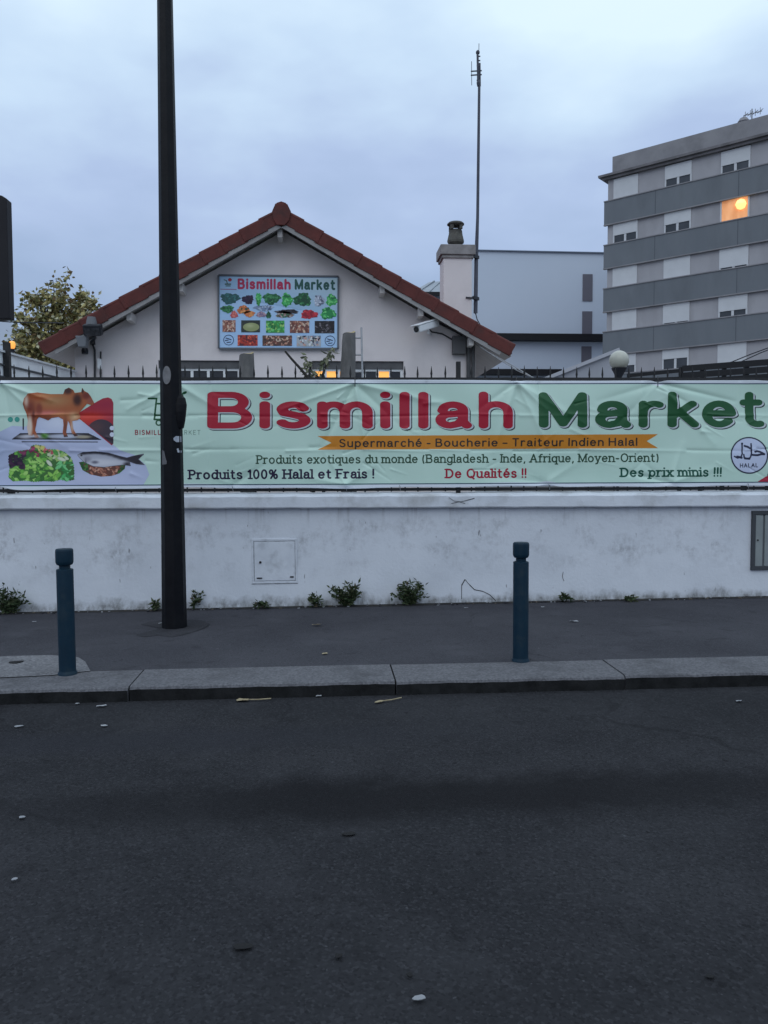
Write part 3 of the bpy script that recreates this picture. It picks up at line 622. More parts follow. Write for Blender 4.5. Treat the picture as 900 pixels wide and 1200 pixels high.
def disp(x, z):
    d = np.zeros_like(x)
    for kx, kz, ph, _ in waves: d += .0055 * np.sin(kx * x + kz * z + ph)
    d += .004 * np.sin(9 * x + 3.0 * z) * np.sin(4.2 * z + 1.3 * x)
    d += .016 * np.sin(np.pi * np.clip((z - zbot_) / (ztop_ - zbot_), 0, 1)) * (.6 + .4 * np.sin(x * 1.9 + 1))
    for ax, az, bx_, bz, hg, wd_ in creases:
        if abs(hg) < 1e-6: continue
        dx, dz = bx_ - ax, bz - az; L2 = dx * dx + dz * dz
        sel = (x > min(ax, bx_) - .1) & (x < max(ax, bx_) + .1)
        if not sel.any(): continue
        xx, zz = x[sel], z[sel]
        t = np.clip(((xx - ax) * dx + (zz - az) * dz) / L2, 0, 1); dd = np.hypot(xx - ax - t * dx, zz - az - t * dz)
        d[sel] += hg * np.exp(-(dd / wd_) ** 1.6) * (1 - .75 * t)
    return d
def bsurf(u, v, layer=0.0):
    p = PN(u, v, np.full(np.shape(u), YB)); p[:, 1] -= disp(p[:, 0], p[:, 2]) + layer * .0011; return p
def b_top(u): return 445.6 + .6 * math.sin(u * .011) + (2.6 if u < 0 else 0) + (2.0 * math.exp(-((u - 771) / 6) ** 2)) + .9 * math.exp(-((u - 605) / 8) ** 2) + (1.8 * max(0, (u - 885) / 30))
def b_bot(u): return 573.4 - 4.2 * u / 900 + .7 * math.sin(u * .017 + 1) - 3.2 * math.exp(-((u + 2) / 13) ** 2) - 2.2 * math.exp(-((u - 643) / 10) ** 2) - 1.2 * math.exp(-((u - 785) / 14) ** 2) + .6 * math.sin(u * .05)
banner = thing('banner', 'long mint green vinyl banner with big red and green lettering tied to the railing', 'banner', (0, YB, 1.3))
us = np.arange(-46, 947, .8); nv = 150
VS, FS, MI = [], [], []
uu = np.repeat(us, nv + 1); vv = np.concatenate([np.linspace(b_top(u), b_bot(u), nv + 1) for u in us])
pp = bsurf(uu, vv, 0.0)
back = pp.copy(); back[:, 1] += .0015
for i in range(len(us) - 1):
    for j in range(nv):
        a = i * (nv + 1) + j; FS.append((a, a + 1, a + nv + 2, a + nv + 1)); vmid = j + .5
        MI.append(1 if (vmid < 4.6 or vmid > nv - 4.6) else 0)
sheet_o = link_mesh('sheet', pp.tolist(), FS, [vinyl, hem_m], banner, True, MI)
sol = sheet_o.modifiers.new('solid', 'SOLIDIFY'); sol.thickness = .0015; sol.offset = -1
def rgb(*c): return np.array(lin(c))
def prt(name, tris, color, layer, parent=None, surf=bsurf, mat=INK): return ink_mesh(name, tris, color, surf, layer, mat, parent or banner)
def sd(u0, u1, v0, v1, st, fn): U, V = grid(u0, u1, v0, v1, st); return fill(U, V, fn(U, V))
# border lines
prt('border_line', np.concatenate([sd(-46, 946, 447, 452, .6, lambda U, V: seg_dist(U, V, [(-46, 449.4), (946, 449.6)]) - .55),
                                   sd(-46, 946, 562, 571, .6, lambda U, V: seg_dist(U, V, [(-46, 569.4), (946, 564.8)]) - .55)]), rgb(45, 75, 95), 1)
# big rounded words
RED, GRN = lin((172, 28, 52)), lin((36, 88, 52))
BIG = [('B', 242.8, 295.5, 459, 502.3, 1), ('i', 304, 316.6, 459, 502.3, 1), ('s', 324, 364, 470.5, 502.3, XH), ('m', 371.5, 436.8, 470.5, 502.3, XH), ('i', 445.4, 457.4, 459, 502.3, 1), ('l', 468, 480, 459.2, 502.3, 1),
       ('l', 490, 502, 459.2, 502.3, 1), ('a', 510, 553, 470.5, 502.3, XH), ('h', 560.6, 600.5, 459, 502.3, 1),
       ('M', 631, 687.5, 459.7, 501.4, 1), ('a', 696.7, 739, 469.8, 501.6, XH), ('r', 747.5, 777, 469.8, 501.3, XH), ('k', 781.7, 818.5, 459, 501, 1), ('e', 822.5, 863.5, 469.2, 501, XH), ('t', 867.5, 896.5, 459, 500.6, .93)]
top, mid_, low = {0: [], 1: []}, {0: [], 1: []}, {0: [], 1: []}
for i, (ch, u0, u1, vt, vb, tp) in enumerate(BIG):
    t = .20 if ch not in 'aseMk' else .215
    U, V = grid(u0 - 3, u1 + 6, vt - 3, vb + 6, .55)
    D, k = letter_sdf(ch, U, V, u0, u1, vt, vb, t, tp)
    top[0 if i < 9 else 1].append(fill(U, V, D))
    D2 = letter_sdf(ch, U - 1.1, V - 1.0, u0, u1, vt, vb, t, tp)[0] - .4 / k
    mid_[i > 8].append(fill(U, V, np.maximum(D2, -(D + 1.0 / k))))
    D3 = letter_sdf(ch, U - 2.1, V - 1.9, u0, u1, vt, vb, t, tp)[0] - .5 / k
    low[i > 8].append(fill(U, V, np.maximum(D3, -(D2 + 1.0 / k))))
for k_ in (0, 1):
    prt('letter_shadow', np.concatenate(low[k_]), rgb(52, 58, 66), 1); prt('letter_outline', np.concatenate(mid_[k_]), rgb(196, 204, 208), 2)
prt('lettering', np.concatenate(top[0]), np.array(RED), 3)
prt('lettering', np.concatenate(top[1]), np.array(GRN), 3)
# orange ribbon
rb = [(372, 511), (771, 508.8), (757.5, 517), (771, 525.2), (372, 527), (388.5, 519)]
prt('ribbon', sd(370, 773, 507, 529, .6, lambda U, V: poly_sdf(U, V, rb)), rgb(205, 132, 40), 1)
for w_ in text_tris('Supermarché - Boucherie – Traiteur Indien Halal', 397.5, 746.5, 524.2, 522.6, 9.8, .17, gap=.19, space=.36, st=.28, words=True): prt('ribbon_text', w_, rgb(52, 44, 40), 2)
for w_ in text_tris('Produits exotiques du monde (Bangladesh - Inde, Afrique, Moyen-Orient)', 300, 771.5, 543.8, 541.4, 10.4, .17, .15, gap=.14, space=.42, st=.28, words=True): prt('slogan_text', w_, rgb(48, 78, 58), 1)
for w_ in text_tris('Produits 100% Halal et Frais !', 220, 438.5, 562, 560.8, 11.6, .20, .17, gap=.14, space=.42, st=.28, words=True): prt('slogan_text', w_, rgb(38, 28, 58), 1)
for w_ in text_tris('De Qualités !!', 521, 617.5, 560.6, 560.1, 11.4, .20, .17, gap=.14, space=.42, st=.28, words=True): prt('slogan_text', w_, rgb(165, 30, 55), 1)
for w_ in text_tris('Des prix minis !!!', 726, 845, 559.2, 558.6, 11.2, .20, .17, gap=.14, space=.42, st=.28, words=True): prt('slogan_text', w_, rgb(22, 82, 66), 1)
# halal badge
prt('badge_disc', sd(854, 900, 511, 557, .5, lambda U, V: ell_sdf(U, V, 877, 533.6, 21.3, 21.3)), rgb(196, 205, 228), 1)
ar = [[(435, 300), (432, 480), (410, 530), (350, 552), (298, 522)], [(590, 300), (592, 480), (570, 545), (510, 566), (465, 540), (460, 490)], [(478, 338), (530, 355), (580, 388)],
      [(600, 495), (690, 502), (760, 485), (812, 484), (740, 442), (690, 430), (660, 440)]]
ar = [[(840 + x / 15, 500 + y / 15) for x, y in s] for s in ar]; aw = [.85, .85, 1.15, 1.2]
def arf(U, V):
    D = np.abs(np.hypot(U - 877, V - 533.6) - 20.8) - .75
    for s, w in zip(ar, aw): D = np.minimum(D, seg_dist(U, V, s) - w)
    D = np.minimum(D, seg_dist(U, V, [(863, 535.2), (868, 536.4)]) - 1.3); D = np.minimum(D, seg_dist(U, V, [(872, 537.2), (877, 537.6)]) - 1.2)
    D = np.minimum(D, seg_dist(U, V, [(869, 519.8), (869, 520.3)]) - 1.2)
    return D
prt('badge_mark', np.concatenate([sd(854, 900, 511, 557, .3, arf), text_tris('HALAL', 866, 887, 548, 547.6, 5, .2, gap=.18, st=.22)]), rgb(38, 42, 66), 2)
prt('corner_print', np.concatenate([sd(884, 946, 548, 566, .6, lambda U, V: np.maximum(poly_sdf(U, V, [(886, 565), (899, 557), (915, 556), (946, 556), (946, 565)]), V - 564.4))]), rgb(176, 52, 70), 1)
prt('corner_print', sd(894, 946, 515, 562, .6, lambda U, V: poly_sdf(U, V, [(898, 557.5), (902, 540), (915, 520), (946, 516), (946, 556), (915, 556.5)])), rgb(45, 45, 70), 2)
# small logo of a shopping cart
def cart(U, V):
    q = lambda x, y: (80 + x / 5.625, 440 + y / 5.625)
    D = seg_dist(U, V, [q(530, 152), q(582, 152), q(568, 290), q(712, 290)]) - 1.0
    D = np.minimum(D, seg_dist(U, V, [q(578, 186), q(728, 186), q(712, 262), q(572, 262)]) - 1.0)
    for x in (597, 690): D = np.minimum(D, np.abs(np.hypot(U - q(x, 0)[0], V - q(0, 312)[1]) - 2.9) - .8)
    for x in (620, 655, 690): D = np.minimum(D, seg_dist(U, V, [q(x, 186), q(x - 6, 262)]) - .6)
    D = np.minimum(D, ell_sdf(U, V, *q(764, 114), 3.2, 1.5, -.4)); D = np.minimum(D, ell_sdf(U, V, *q(744, 128), 2.6, 1.4, .5))
    return D
prt('cart_logo', sd(172, 222, 456, 502, .4, cart), rgb(28, 84, 50), 1)
prt('logo_text', text_tris('BISMILLAH', 158.5, 200, 509.8, 509.8, 6.0, .2, gap=.34, st=.25), rgb(150, 40, 60), 1)
prt('logo_text', text_tris('MARKET', 204, 235, 509.6, 509.6, 5.6, .12, gap=.34, st=.25), rgb(120, 150, 135), 1)
# pictures at the left end of the banner
def blobcol(base, blobs, noise=.0, seed=0):
    """base colour, then soft coloured blobs (cx,cy,rx,ry,rgb,hard)"""
    r_ = np.random.RandomState(seed)
    def f(u, v):
        c = np.tile(np.array(lin(base)), (len(u), 1))
        for (cx, cy, rx, ry, col, hard) in blobs:
            w = np.exp(-(((u - cx) / rx) ** 2 + ((v - cy) / ry) ** 2) ** hard)[:, None]; c = c * (1 - w) + np.array(lin(col)) * w
        if noise: c = c * (1 + noise * (np.sin(u * 3.1 + v * 1.7) * np.sin(v * 2.6 - u * 1.1) + .6 * np.sin(u * 7.3) * np.sin(v * 6.1)))[:, None]
        return np.clip(c, 0, 1)
    return f
lav = [(-46, 506), (0, 506), (14, 499), (30, 500), (48, 487), (92.4, 490.7), (142, 528), (158, 533), (171, 545), (175, 556), (168, 568.4), (-46, 569)]
prt('picture_ground', sd(-46, 177, 484, 570, .8, lambda U, V: np.maximum(poly_sdf(U, V, lav), V - 568.6 + .004 * U)), blobcol((190, 198, 226), [(70, 495, 26, 12, (214, 220, 238), 1), (60, 527, 70, 4, (168, 174, 200), 1), (0, 530, 16, 30, (176, 188, 216), 1), (100, 560, 60, 8, (200, 206, 232), 1)]), 1)
red = [(88, 487), (96, 482), (112, 472), (121, 467), (127, 465.8), (131, 467.5), (133.2, 472), (133.3, 520), (131.5, 522), (95, 492)]
prt('red_shape', sd(86, 136, 463, 525, .6, lambda U, V: poly_sdf(U, V, red)), blobcol((170, 46, 62), [(106, 490, 18, 7, (212, 62, 48), 1.5), (126, 474, 14, 6, (158, 36, 64), 1)]), 2)
prt('dark_shape', sd(100, 137, 488, 526, .5, lambda U, V: np.maximum(ell_sdf(U, V, 119, 509, 17.5, 17.5), np.maximum((V - 492) - (U - 96) * .80, U - 133.4))), blobcol((66, 54, 66), [(112, 500, 10, 7, (92, 66, 70), 1)]), 3)
prt('light_dots', np.concatenate([sd(128, 136, 498, 514, .4, lambda U, V: np.minimum(ell_sdf(U, V, 131.8, 501.8, 2.6, 2.6), ell_sdf(U, V, 131.8, 509.3, 2.6, 2.6)))]), rgb(215, 222, 238), 4)
prt('teal_dots', sd(7, 26, 486, 497, .4, lambda U, V: np.minimum(ell_sdf(U, V, 12.3, 491.6, 3, 3), ell_sdf(U, V, 20.4, 491.6, 3, 3))), rgb(70, 160, 146), 2)
prt('tray', sd(12, 122, 489, 520, .4, lambda U, V: np.minimum(np.minimum(poly_sdf(U, V, [(13.5, 515), (24, 507.6), (104, 507.6), (120, 515.6)]), seg_dist(U, V, [(26, 517.7), (115, 518)]) - .5), seg_dist(U, V, [(27.6, 491), (27.6, 503)]) - .8)),
    blobcol((40, 38, 48), [(38, 511.8, 16, 2.6, (206, 206, 216), 2), (76, 511.4, 20, 2.6, (190, 196, 214), 2), (98, 512, 9, 1.8, (170, 160, 140), 2), (53, 511, 5, 3, (96, 150, 64), 1.5), (40, 513.5, 8, 1.2, (60, 40, 50), 1)]), 2)
cowz = [(205, 250), (215, 200), (250, 160), (330, 150), (450, 165), (560, 165), (575, 125), (610, 108), (650, 130), (662, 155), (720, 148), (727, 108), (747, 138), (780, 155), (802, 185), (832, 245), (812, 264), (770, 250), (730, 295), (700, 330), (712, 370), (690, 392), (640, 402), (650, 470), (668, 505), (692, 530), (660, 537), (635, 500), (615, 420), (602, 400), (597, 440), (588, 500), (605, 540), (570, 542), (558, 500), (565, 440), (560, 388), (520, 365), (460, 375), (430, 397), (400, 384), (350, 366), (332, 385), (322, 440), (312, 480), (330, 520), (348, 545), (312, 548), (292, 500), (292, 530), (255, 526), (240, 460), (250, 400), (238, 340), (215, 290)]
cow = [(x / 7.5, 440 + y / 7.5) for x, y in cowz]
cz = lambda x, y, rx, ry, c, hd=1: (x / 7.5, 440 + y / 7.5, rx / 7.5, ry / 7.5, c, hd)
prt('printed_bull', sd(26, 113, 453, 514, .4, lambda U, V: poly_sdf(U, V, cow)), blobcol((172, 94, 56), [cz(480, 220, 150, 55, (176, 128, 84)), cz(330, 190, 90, 40, (178, 92, 54)), cz(600, 135, 45, 35, (74, 44, 38), 2), cz(685, 215, 42, 58, (66, 36, 32), 2), cz(765, 180, 45, 36, (118, 50, 38), 2), cz(732, 135, 12, 26, (60, 34, 30), 2), cz(800, 225, 30, 25, (150, 84, 72)),
     cz(270, 280, 50, 70, (120, 50, 36)), cz(235, 220, 16, 50, (206, 178, 160)), cz(430, 330, 110, 22, (190, 100, 92)), cz(540, 345, 90, 18, (200, 128, 84)), cz(655, 365, 40, 35, (212, 168, 124)), cz(265, 450, 24, 90, (226, 208, 190), 2), cz(300, 360, 14, 60, (96, 42, 32), 1.5), cz(210, 300, 10, 60, (120, 60, 44), 1.5), cz(315, 420, 16, 60, (140, 70, 50)), cz(580, 450, 14, 80, (118, 66, 52)), cz(640, 450, 16, 50, (206, 170, 146)), cz(420, 380, 60, 14, (112, 60, 48)), cz(665, 525, 30, 14, (70, 48, 46), 2), cz(585, 535, 30, 10, (84, 60, 56), 2), cz(300, 535, 50, 12, (196, 170, 160)), cz(250, 470, 20, 70, (222, 200, 184), 2), cz(420, 180, 120, 14, (188, 120, 72), 2), cz(350, 300, 30, 60, (136, 62, 44), 2)], .10), 4)
def leafpile(n, seed, region, pals, sz):
    r_ = random.Random(seed); out = []
    for _ in range(n):
        for _k in range(40):
            x, y = r_.uniform(region[0], region[1]), r_.uniform(region[2], region[3])
            p = pals(x, y, r_)
            if p: out.append((x, y, r_.uniform(*sz), r_.uniform(*sz) * .45, r_.uniform(-1.2, 1.2), p)); break
    return out
def paint(base, leaves):
    def f(u, v):
        c = np.tile(np.array(lin(base)), (len(u), 1))
        for (x, y, rx, ry, a, col) in leaves:
            e = np.hypot(((u - x) * math.cos(a) + (v - y) * math.sin(a)) / rx, (-(u - x) * math.sin(a) + (v - y) * math.cos(a)) / ry)
            sel = e < 1; k = (1.18 - .38 * e[sel] ** 4)[:, None]; c[sel] = np.array(lin(col)) * k
        return np.clip(c, 0, 1)
    return f
vegz = [(75, 700), (150, 665), (265, 650), (275, 620), (320, 607), (395, 620), (410, 645), (500, 650), (560, 665), (630, 715), (655, 780), (660, 850), (655, 915), (590, 930), (540, 915), (470, 932), (390, 928), (300, 935), (230, 925), (110, 930), (70, 900), (80, 820), (70, 750)]
veg = [(x / 7.5, 440 + y / 7.5) for x, y in vegz]
def vpal(x, y, r_):
    zx, zy = x * 7.5, (y - 440) * 7.5
    if zx < 235 and 690 < zy < 815: return r_.choice(((58, 40, 62), (72, 46, 70), (46, 34, 54)))
    if zy < 705 and 180 < zx < 330: return r_.choice(((150, 50, 90), (130, 60, 90), (70, 130, 70)))
    if zy < 680 and zx > 330: return r_.choice(((190, 96, 100), (90, 160, 80), (196, 190, 110)))
    if zx > 520 and zy > 760: return r_.choice(((84, 178, 104), (120, 200, 130), (60, 140, 76)))
    if zx > 430 and zy < 800: return r_.choice(((196, 206, 168), (176, 200, 120), (150, 190, 110), (208, 214, 190)))
    return r_.choice(((110, 176, 74), (140, 196, 90), (78, 138, 62), (60, 110, 54), (160, 208, 110)))
prt('printed_vegetables', sd(8, 90, 520, 566, .32, lambda U, V: poly_sdf(U, V, veg) + .5 * np.sin(U * 2.1) * np.sin(V * 1.9)), paint((70, 116, 60), leafpile(300, 3, (9, 89, 521, 565), vpal, (2.0, 5.6))), 3)
fz = lambda x, y: (80 + x / 5.625, 440 + y / 5.625)
bowl = [fz(x, y) for x, y in [(75, 572), (120, 565), (240, 585), (380, 588), (375, 615), (340, 645), (290, 662), (220, 667), (150, 652), (100, 625)]]
def bpal(x, y, r_):
    zx = (x - 80) * 5.625
    if zx < 135 or zx > 335: return r_.choice(((54, 104, 52), (72, 128, 62), (40, 82, 44)))
    return r_.choice(((150, 92, 76), (176, 118, 96), (120, 66, 56), (200, 150, 128), (96, 60, 50)))
prt('printed_dish', sd(92, 149, 539, 560, .3, lambda U, V: poly_sdf(U, V, bowl)), paint((110, 70, 60), leafpile(150, 8, (92, 149, 540, 560), bpal, (1.2, 3.2))), 2)
fish = [fz(x, y) for x, y in [(68, 524), (100, 508), (180, 502), (270, 512), (340, 532), (390, 544), (430, 532), (498, 518), (462, 552), (502, 588), (450, 582), (405, 566), (412, 594), (370, 588), (310, 594), (240, 604), (170, 598), (110, 570), (80, 540)]]
prt('fish_edge', sd(90, 172, 526, 550, .3, lambda U, V: poly_sdf(U, V, fish) - .45), rgb(84, 84, 96), 3)
_bk = [(*fz(x, y), 6.5, 2.9, (48, 46, 56), 2) for x, y in ((105, 509), (150, 505), (195, 504), (240, 509), (285, 517), (325, 529), (360, 541), (395, 549))]
prt('printed_fish', sd(90, 171, 527, 549, .3, lambda U, V: poly_sdf(U, V, fish)), blobcol((176, 178, 192), [(*fz(200, 575), 34, 4.5, (210, 211, 220), 1.5), (*fz(130, 552), 5, 4, (150, 150, 164), 1.5)] + _bk + [(*fz(455, 535), 10, 4.5, (44, 40, 50), 2), (*fz(462, 570), 10, 4.5, (44, 40, 50), 2), (*fz(425, 553), 7, 4, (48, 44, 54), 2), (*fz(180, 572), 4.5, 2, (110, 110, 126), 1.5), (*fz(92, 527), 1.4, 1.2, (30, 28, 34), 2), (*fz(392, 585), 5, 3, (58, 54, 64), 1.5), (*fz(120, 575), 1.2, 5, (120, 118, 132), 1.5)], .06), 4)
# ties
for (u, v) in ((135, 573), (272, 572), (405, 571.6), (468, 571), (643, 570), (876, 569)):
    a = P(u, v - 2.5, YB - .006); c = P(u + 1.2, v + 3.5, YF - .02); b = MB(); b.tube([a, a + Vector((.004, -.012, -.01)), c], .0045, 6); b.build('tie', M('tie', (.30, .31, .33), .5) if False else galv, banner)
for (u, v) in ((416, 449), (605, 449), (771, 449)):
    a = P(u, v + 4, YB - .016); c = P(u, v - 8, YF - .02); b = MB(); b.tube([a, P(u, v - 1, YB - .022), P(u, v - 4, YB - .015), c], .0045, 6); b.build('tie', fence_m, banner)

# ================================================================== STREET POST
pb = G(204.5, 731, .09); pY = pb.y
post = thing('street_post', 'tall black tapered steel post with torn stickers standing on the pavement before the wall', 'post', pb)
b = MB(); n = 8; prof = []
ztp = P(194, 0, pY).z; rb_, rt_ = PX(27, pY) / 2, PX(16.4, pY) / 2
hh = ztp - pb.z; k = (rt_ - rb_) / hh
topx = P(193.3, 0, pY).x
ring = []
L = 8.2
for z in (-.05, .0, .5, 1.2, 2.2, 3.4, 4.6, 6, L):
    r = (rb_ + k * z) / math.cos(math.pi / 8) * .98; cx = pb.x + (topx - pb.x) * z / hh
    ring.append([(cx + r * math.cos(2 * math.pi * (i + .28) / n), pY + r * math.sin(2 * math.pi * (i + .28) / n), pb.z + z) for i in range(n)])
vs = [p for r_ in ring for p in r_]; fs = [(i * n + j, i * n + (j + 1) % n, (i + 1) * n + (j + 1) % n, (i + 1) * n + j) for i in range(len(ring) - 1) for j in range(n)] + [tuple(range((len(ring) - 1) * n, len(ring) * n))]
b.add(vs, fs); b.build('shaft', black_paint, post, bevel=.006, seg=2)
def pr(z): return rb_ + k * z
def on_post(u, v, out=.004): 
    q = P(u, v, pY); z = q.z - pb.z; cx = pb.x + (topx - pb.x) * z / hh; r = pr(z)
    dx = max(-.97, min(.97, (q.x - cx) / r)); return Vector((cx + dx * r, pY - math.sqrt(max(0, 1 - dx * dx)) * r - out, q.z))
def on_sheet(name, uv, mat, nz=6, out=.006):
    m = MB(); u0 = min(u for u, v in uv); u1 = max(u for u, v in uv); v0 = min(v for u, v in uv); v1 = max(v for u, v in uv)
    U, V = grid(u0 - .5, u1 + .5, v0 - .5, v1 + .5, .6)
    T = fill(U, V, poly_sdf(U, V, uv)); m.v = []; 
    for tri in T: m.add([on_post(u, v, out) for u, v in tri], [(0, 1, 2)])
    return m.build(name, mat, post)
on_sheet('plate', [(197.7 + 5 * math.cos(a), 441 + 10.6 * math.sin(a)) for a in [i * math.pi / 12 for i in range(24)]], M('plate_metal', (.21, .21, .22), .5, (.15, .15, .155), 20, 4, metal=.2), out=.008)
lbl = M('sticker_paper', (.50, .53, .58), .7, (.32, .35, .42), 40, 3)
on_sheet('sticker', [(205.5, 514), (208, 511.5), (214, 511.5), (214.4, 518), (209, 518.5), (206, 516.5)], lbl)
on_sheet('sticker', [(209, 526), (211, 525.5), (211, 528), (214.4, 528), (214.5, 530.5), (210, 530.5)], lbl)
on_sheet('sticker', [(191.8, 527), (194.5, 529), (196.5, 537), (198, 541), (197.8, 544), (191.8, 544.6)], M('old_paper', (.16, .16, .17), .8, (.10, .10, .11), 30, 4))
b = MB(); c = P(211.5, 483, pY - .02)
for i in range(2): pass
rngk = [(0.0, -.17, .03), (.03, -.15, .05), (.045, -.08, .06), (.055, -.0, .065), (.062, .07, .06), (.05, .13, .05), (.02, .165, .03)]
for (a0, a1) in zip(rngk[:-1], rngk[1:]):
    def rg(a): return [(c.x + a[0] * math.cos(t) * 1.0 - .01, c.y + a[2] * math.sin(t), c.z + a[1]) for t in [j * math.pi / 6 for j in range(12)]]
    A, B = rg((a0[0] + .01, a0[1], a0[2])), rg((a1[0] + .01, a1[1], a1[2]))
    b.add(A + B, [(j, (j + 1) % 12, 12 + (j + 1) % 12, 12 + j) for j in range(12)])
b.build('cable_cover', black_paint, post, smooth=True)

# ================================================================== BOLLARDS
def bollard():
    root = thing('bollard', '', 'bollard', (0, 0, 0), 'blue bollards along the kerb')
    r = .0595
    b = MB(); b.lathe([(r * 1.14, -.02), (r * 1.14, .012), (r * 1.02, .02), (r, .03), (r, .765), (r * .98, .772), (r * .8, .776)], (0, 0, 0), 32); b.build('shaft', bollard_m, root, smooth=True)
    b = MB(); b.lathe([(r * .66, .770), (r * .66, .805)], (0, 0, 0), 32); b.build('neck', bollard_m, root, smooth=True)
    b = MB(); b.lathe([(r * .62, .800), (r * .9, .806), (r * 1.03, .822), (r * 1.05, .835), (r * 1.05, .905), (r * 1.02, .916), (r * .93, .922), (0.001, .926)], (0, 0, 0), 32); b.build('head', bollard_m, root, smooth=True)
    return root
b0 = bollard(); p1 = G(79.3, 789.8, .1); p2 = G(610, 774.5, .1)
b0.location = (p1.x, p1.y, .102); b0['label'] = 'dark blue steel bollard on the pale concrete patch beside the tall black post'
b1 = copy_tree(b0); b1.location = (p2.x, p2.y, .101); b1['label'] = 'dark blue steel bollard on plain dark asphalt in front of the cracked wall foot'
b1.rotation_euler.z = 1.1

# ================================================================== MARKET HOUSE
YH, YV = 13.0, 12.58
house = thing('market_house', 'single storey pinkish rendered house with red tiled gable roof behind the railing', 'house', (P(320, 440, YH).x, YH, .1))
hx0, hx1 = P(88, 430, YH).x, P(557, 430, YH).x
apex = P(329.5, 246, YV); eL = P(48, 404, YV); eR = P(601, 406, YV)
slL = (apex.z - eL.z) / (apex.x - eL.x); slR = (apex.z - eR.z) / (eR.x - apex.x)
def roof_z(x): return apex.z - (slL * (apex.x - x) if x < apex.x else slR * (x - apex.x))
TH = .205                                                               # depth of the verge below the tile top
def under(x): return roof_z(x) - TH - .03
zg = .0
def rectH(u0, v0, u1, v1): return rect(u0, v0, u1, v1, YH)
wl = rectH(187, 422.5, 281.5, 500); wr = rectH(366.5, 423, 473, 500)
for w_ in (wl, wr): pass
wzt = wl[3]; wzb = wzt - 1.25
b = MB(); d = .25
b.box(hx0, hx1, YH, YH + d, zg, wzb)
b.box(hx0, wl[0], YH, YH + d, wzb, wzt); b.box(wl[1], wr[0], YH, YH + d, wzb, wzt); b.box(wr[1], hx1, YH, YH + d, wzb, wzt)
b.prism([(hx0, YH, wzt), (hx1, YH, wzt), (hx1, YH, under(hx1) + .03), (apex.x, YH, under(apex.x) + .03), (hx0, YH, under(hx0) + .03)], (0, d, 0))
b.box(hx0, hx0 + d, YH + d, 23, zg, under(hx0) + .02); b.box(hx1 - d, hx1, YH + d, 23, zg, under(hx1) + .02); b.box(hx0, hx1, 23, 23.25, zg, under(hx0))
b.build('wall', housewall, house)
b = MB(); YE = 23.6
for (xa_, xb_) in ((eL.x, apex.x), (apex.x, eR.x)):
    b.prism([(xa_, YV + .06, roof_z(xa_) - .03), (xb_, YV + .06, roof_z(xb_) - .03), (xb_, YV + .06, roof_z(xb_) - .11), (xa_, YV + .06, roof_z(xa_) - .11)], (0, YE - YV, 0), 0)
roof = b.build('roof', tile_m, house)
b = MB()
for (xa_, xb_) in ((eL.x + .005, apex.x), (apex.x, eR.x - .005)):
    b.prism([(xa_, YV + .09, roof_z(xa_) - .113), (xb_, YV + .09, roof_z(xb_) - .113), (xb_, YV + .09, roof_z(xb_) - .15), (xa_, YV + .09, roof_z(xa_) - .15)], (0, YE - YV - .1, 0), 0)
b.build('soffit', soffit_m, roof)
# verge tiles
for side in (-1, 1):
    b = MB(); e = eL if side < 0 else eR; tot = Vector((e.x - apex.x, 0, e.z - apex.z)); Ls = tot.length; dr = tot.normalized(); nn = Vector((-dr.z, 0, dr.x))
    if nn.z < 0: nn = -nn
    nT = 12; st = Ls / nT
    for i in range(nT):
        a = apex + dr * (i * st - .02); c = apex + dr * ((i + 1) * st + .03); up0, up1 = .020, .029
        th = TH * .90; yj = .004 * (i % 2) + rnd.uniform(0, .004)
        A = [a + nn * up0, c + nn * up1, c - nn * (th - .03), a - nn * (th - .012)]
        b.prism([Vector((p.x, YV - yj - .004 * i * 0, p.z)) for p in A], (0, .055, 0))
        b.prism([Vector((p.x, YV - yj - .006, p.z)) for p in (c - dr * .06 + nn * (up1 + .018), c + nn * (up1 + .018), c - nn * (th - .028), c - dr * .06 - nn * (th - .028))], (0, .06, 0))
        b.prism([Vector((p.x, YV + .05, p.z)) for p in (a + nn * up0, c + nn * up1, c + nn * (up1 - .035), a + nn * (up0 - .035))], (0, .20, 0))
        # rounded roll on the top edge
        b.tube([Vector((a.x, YV + .03, a.z)) + nn * (up0 - .01), Vector((c.x, YV + .03, c.z)) + nn * (up1 - .005)], [.034, .039], 8)
    b.build('verge_tiles', tile_m, roof, bevel=.006)
    b = MB(); e2 = apex + dr * (Ls - .12); a2 = apex
    b.prism([Vector((p.x, YV + .012, p.z)) for p in (a2 - nn * .10, e2 - nn * .10, e2 - nn * (TH + .022), a2 - nn * (TH + .022))], (0, .035, 0)); b.build('bargeboard', barge_m, roof)
rz = [(320, 100), (425, 104), (457, 170), (440, 245), (402, 290), (330, 287), (300, 235), (290, 170)]
b = MB(); b.prism([P(280 + x / 7.5, 225 + y / 7.5, YV - .03) for x, y in rz], (0, .09, 0)); 
b.tube([(apex.x, YV + .05, apex.z + .03), (apex.x, YE, apex.z + .03)], .12, 10); b.build('ridge_tile', tile_m, roof, bevel=.005)
for u in (151, 212, 329, 448, 493, 552):
    b = MB(); x = P(u, 340, YV + .15).x; z = under(x) - .02 if u != 329 else under(x) - .05
    b.box(x - .04, x + .04, YV + .10, YH + .05, z - .09, z + .05 + (0 if u == 329 else .0)); b.build('purlin', soffit_m, roof, bevel=.01)
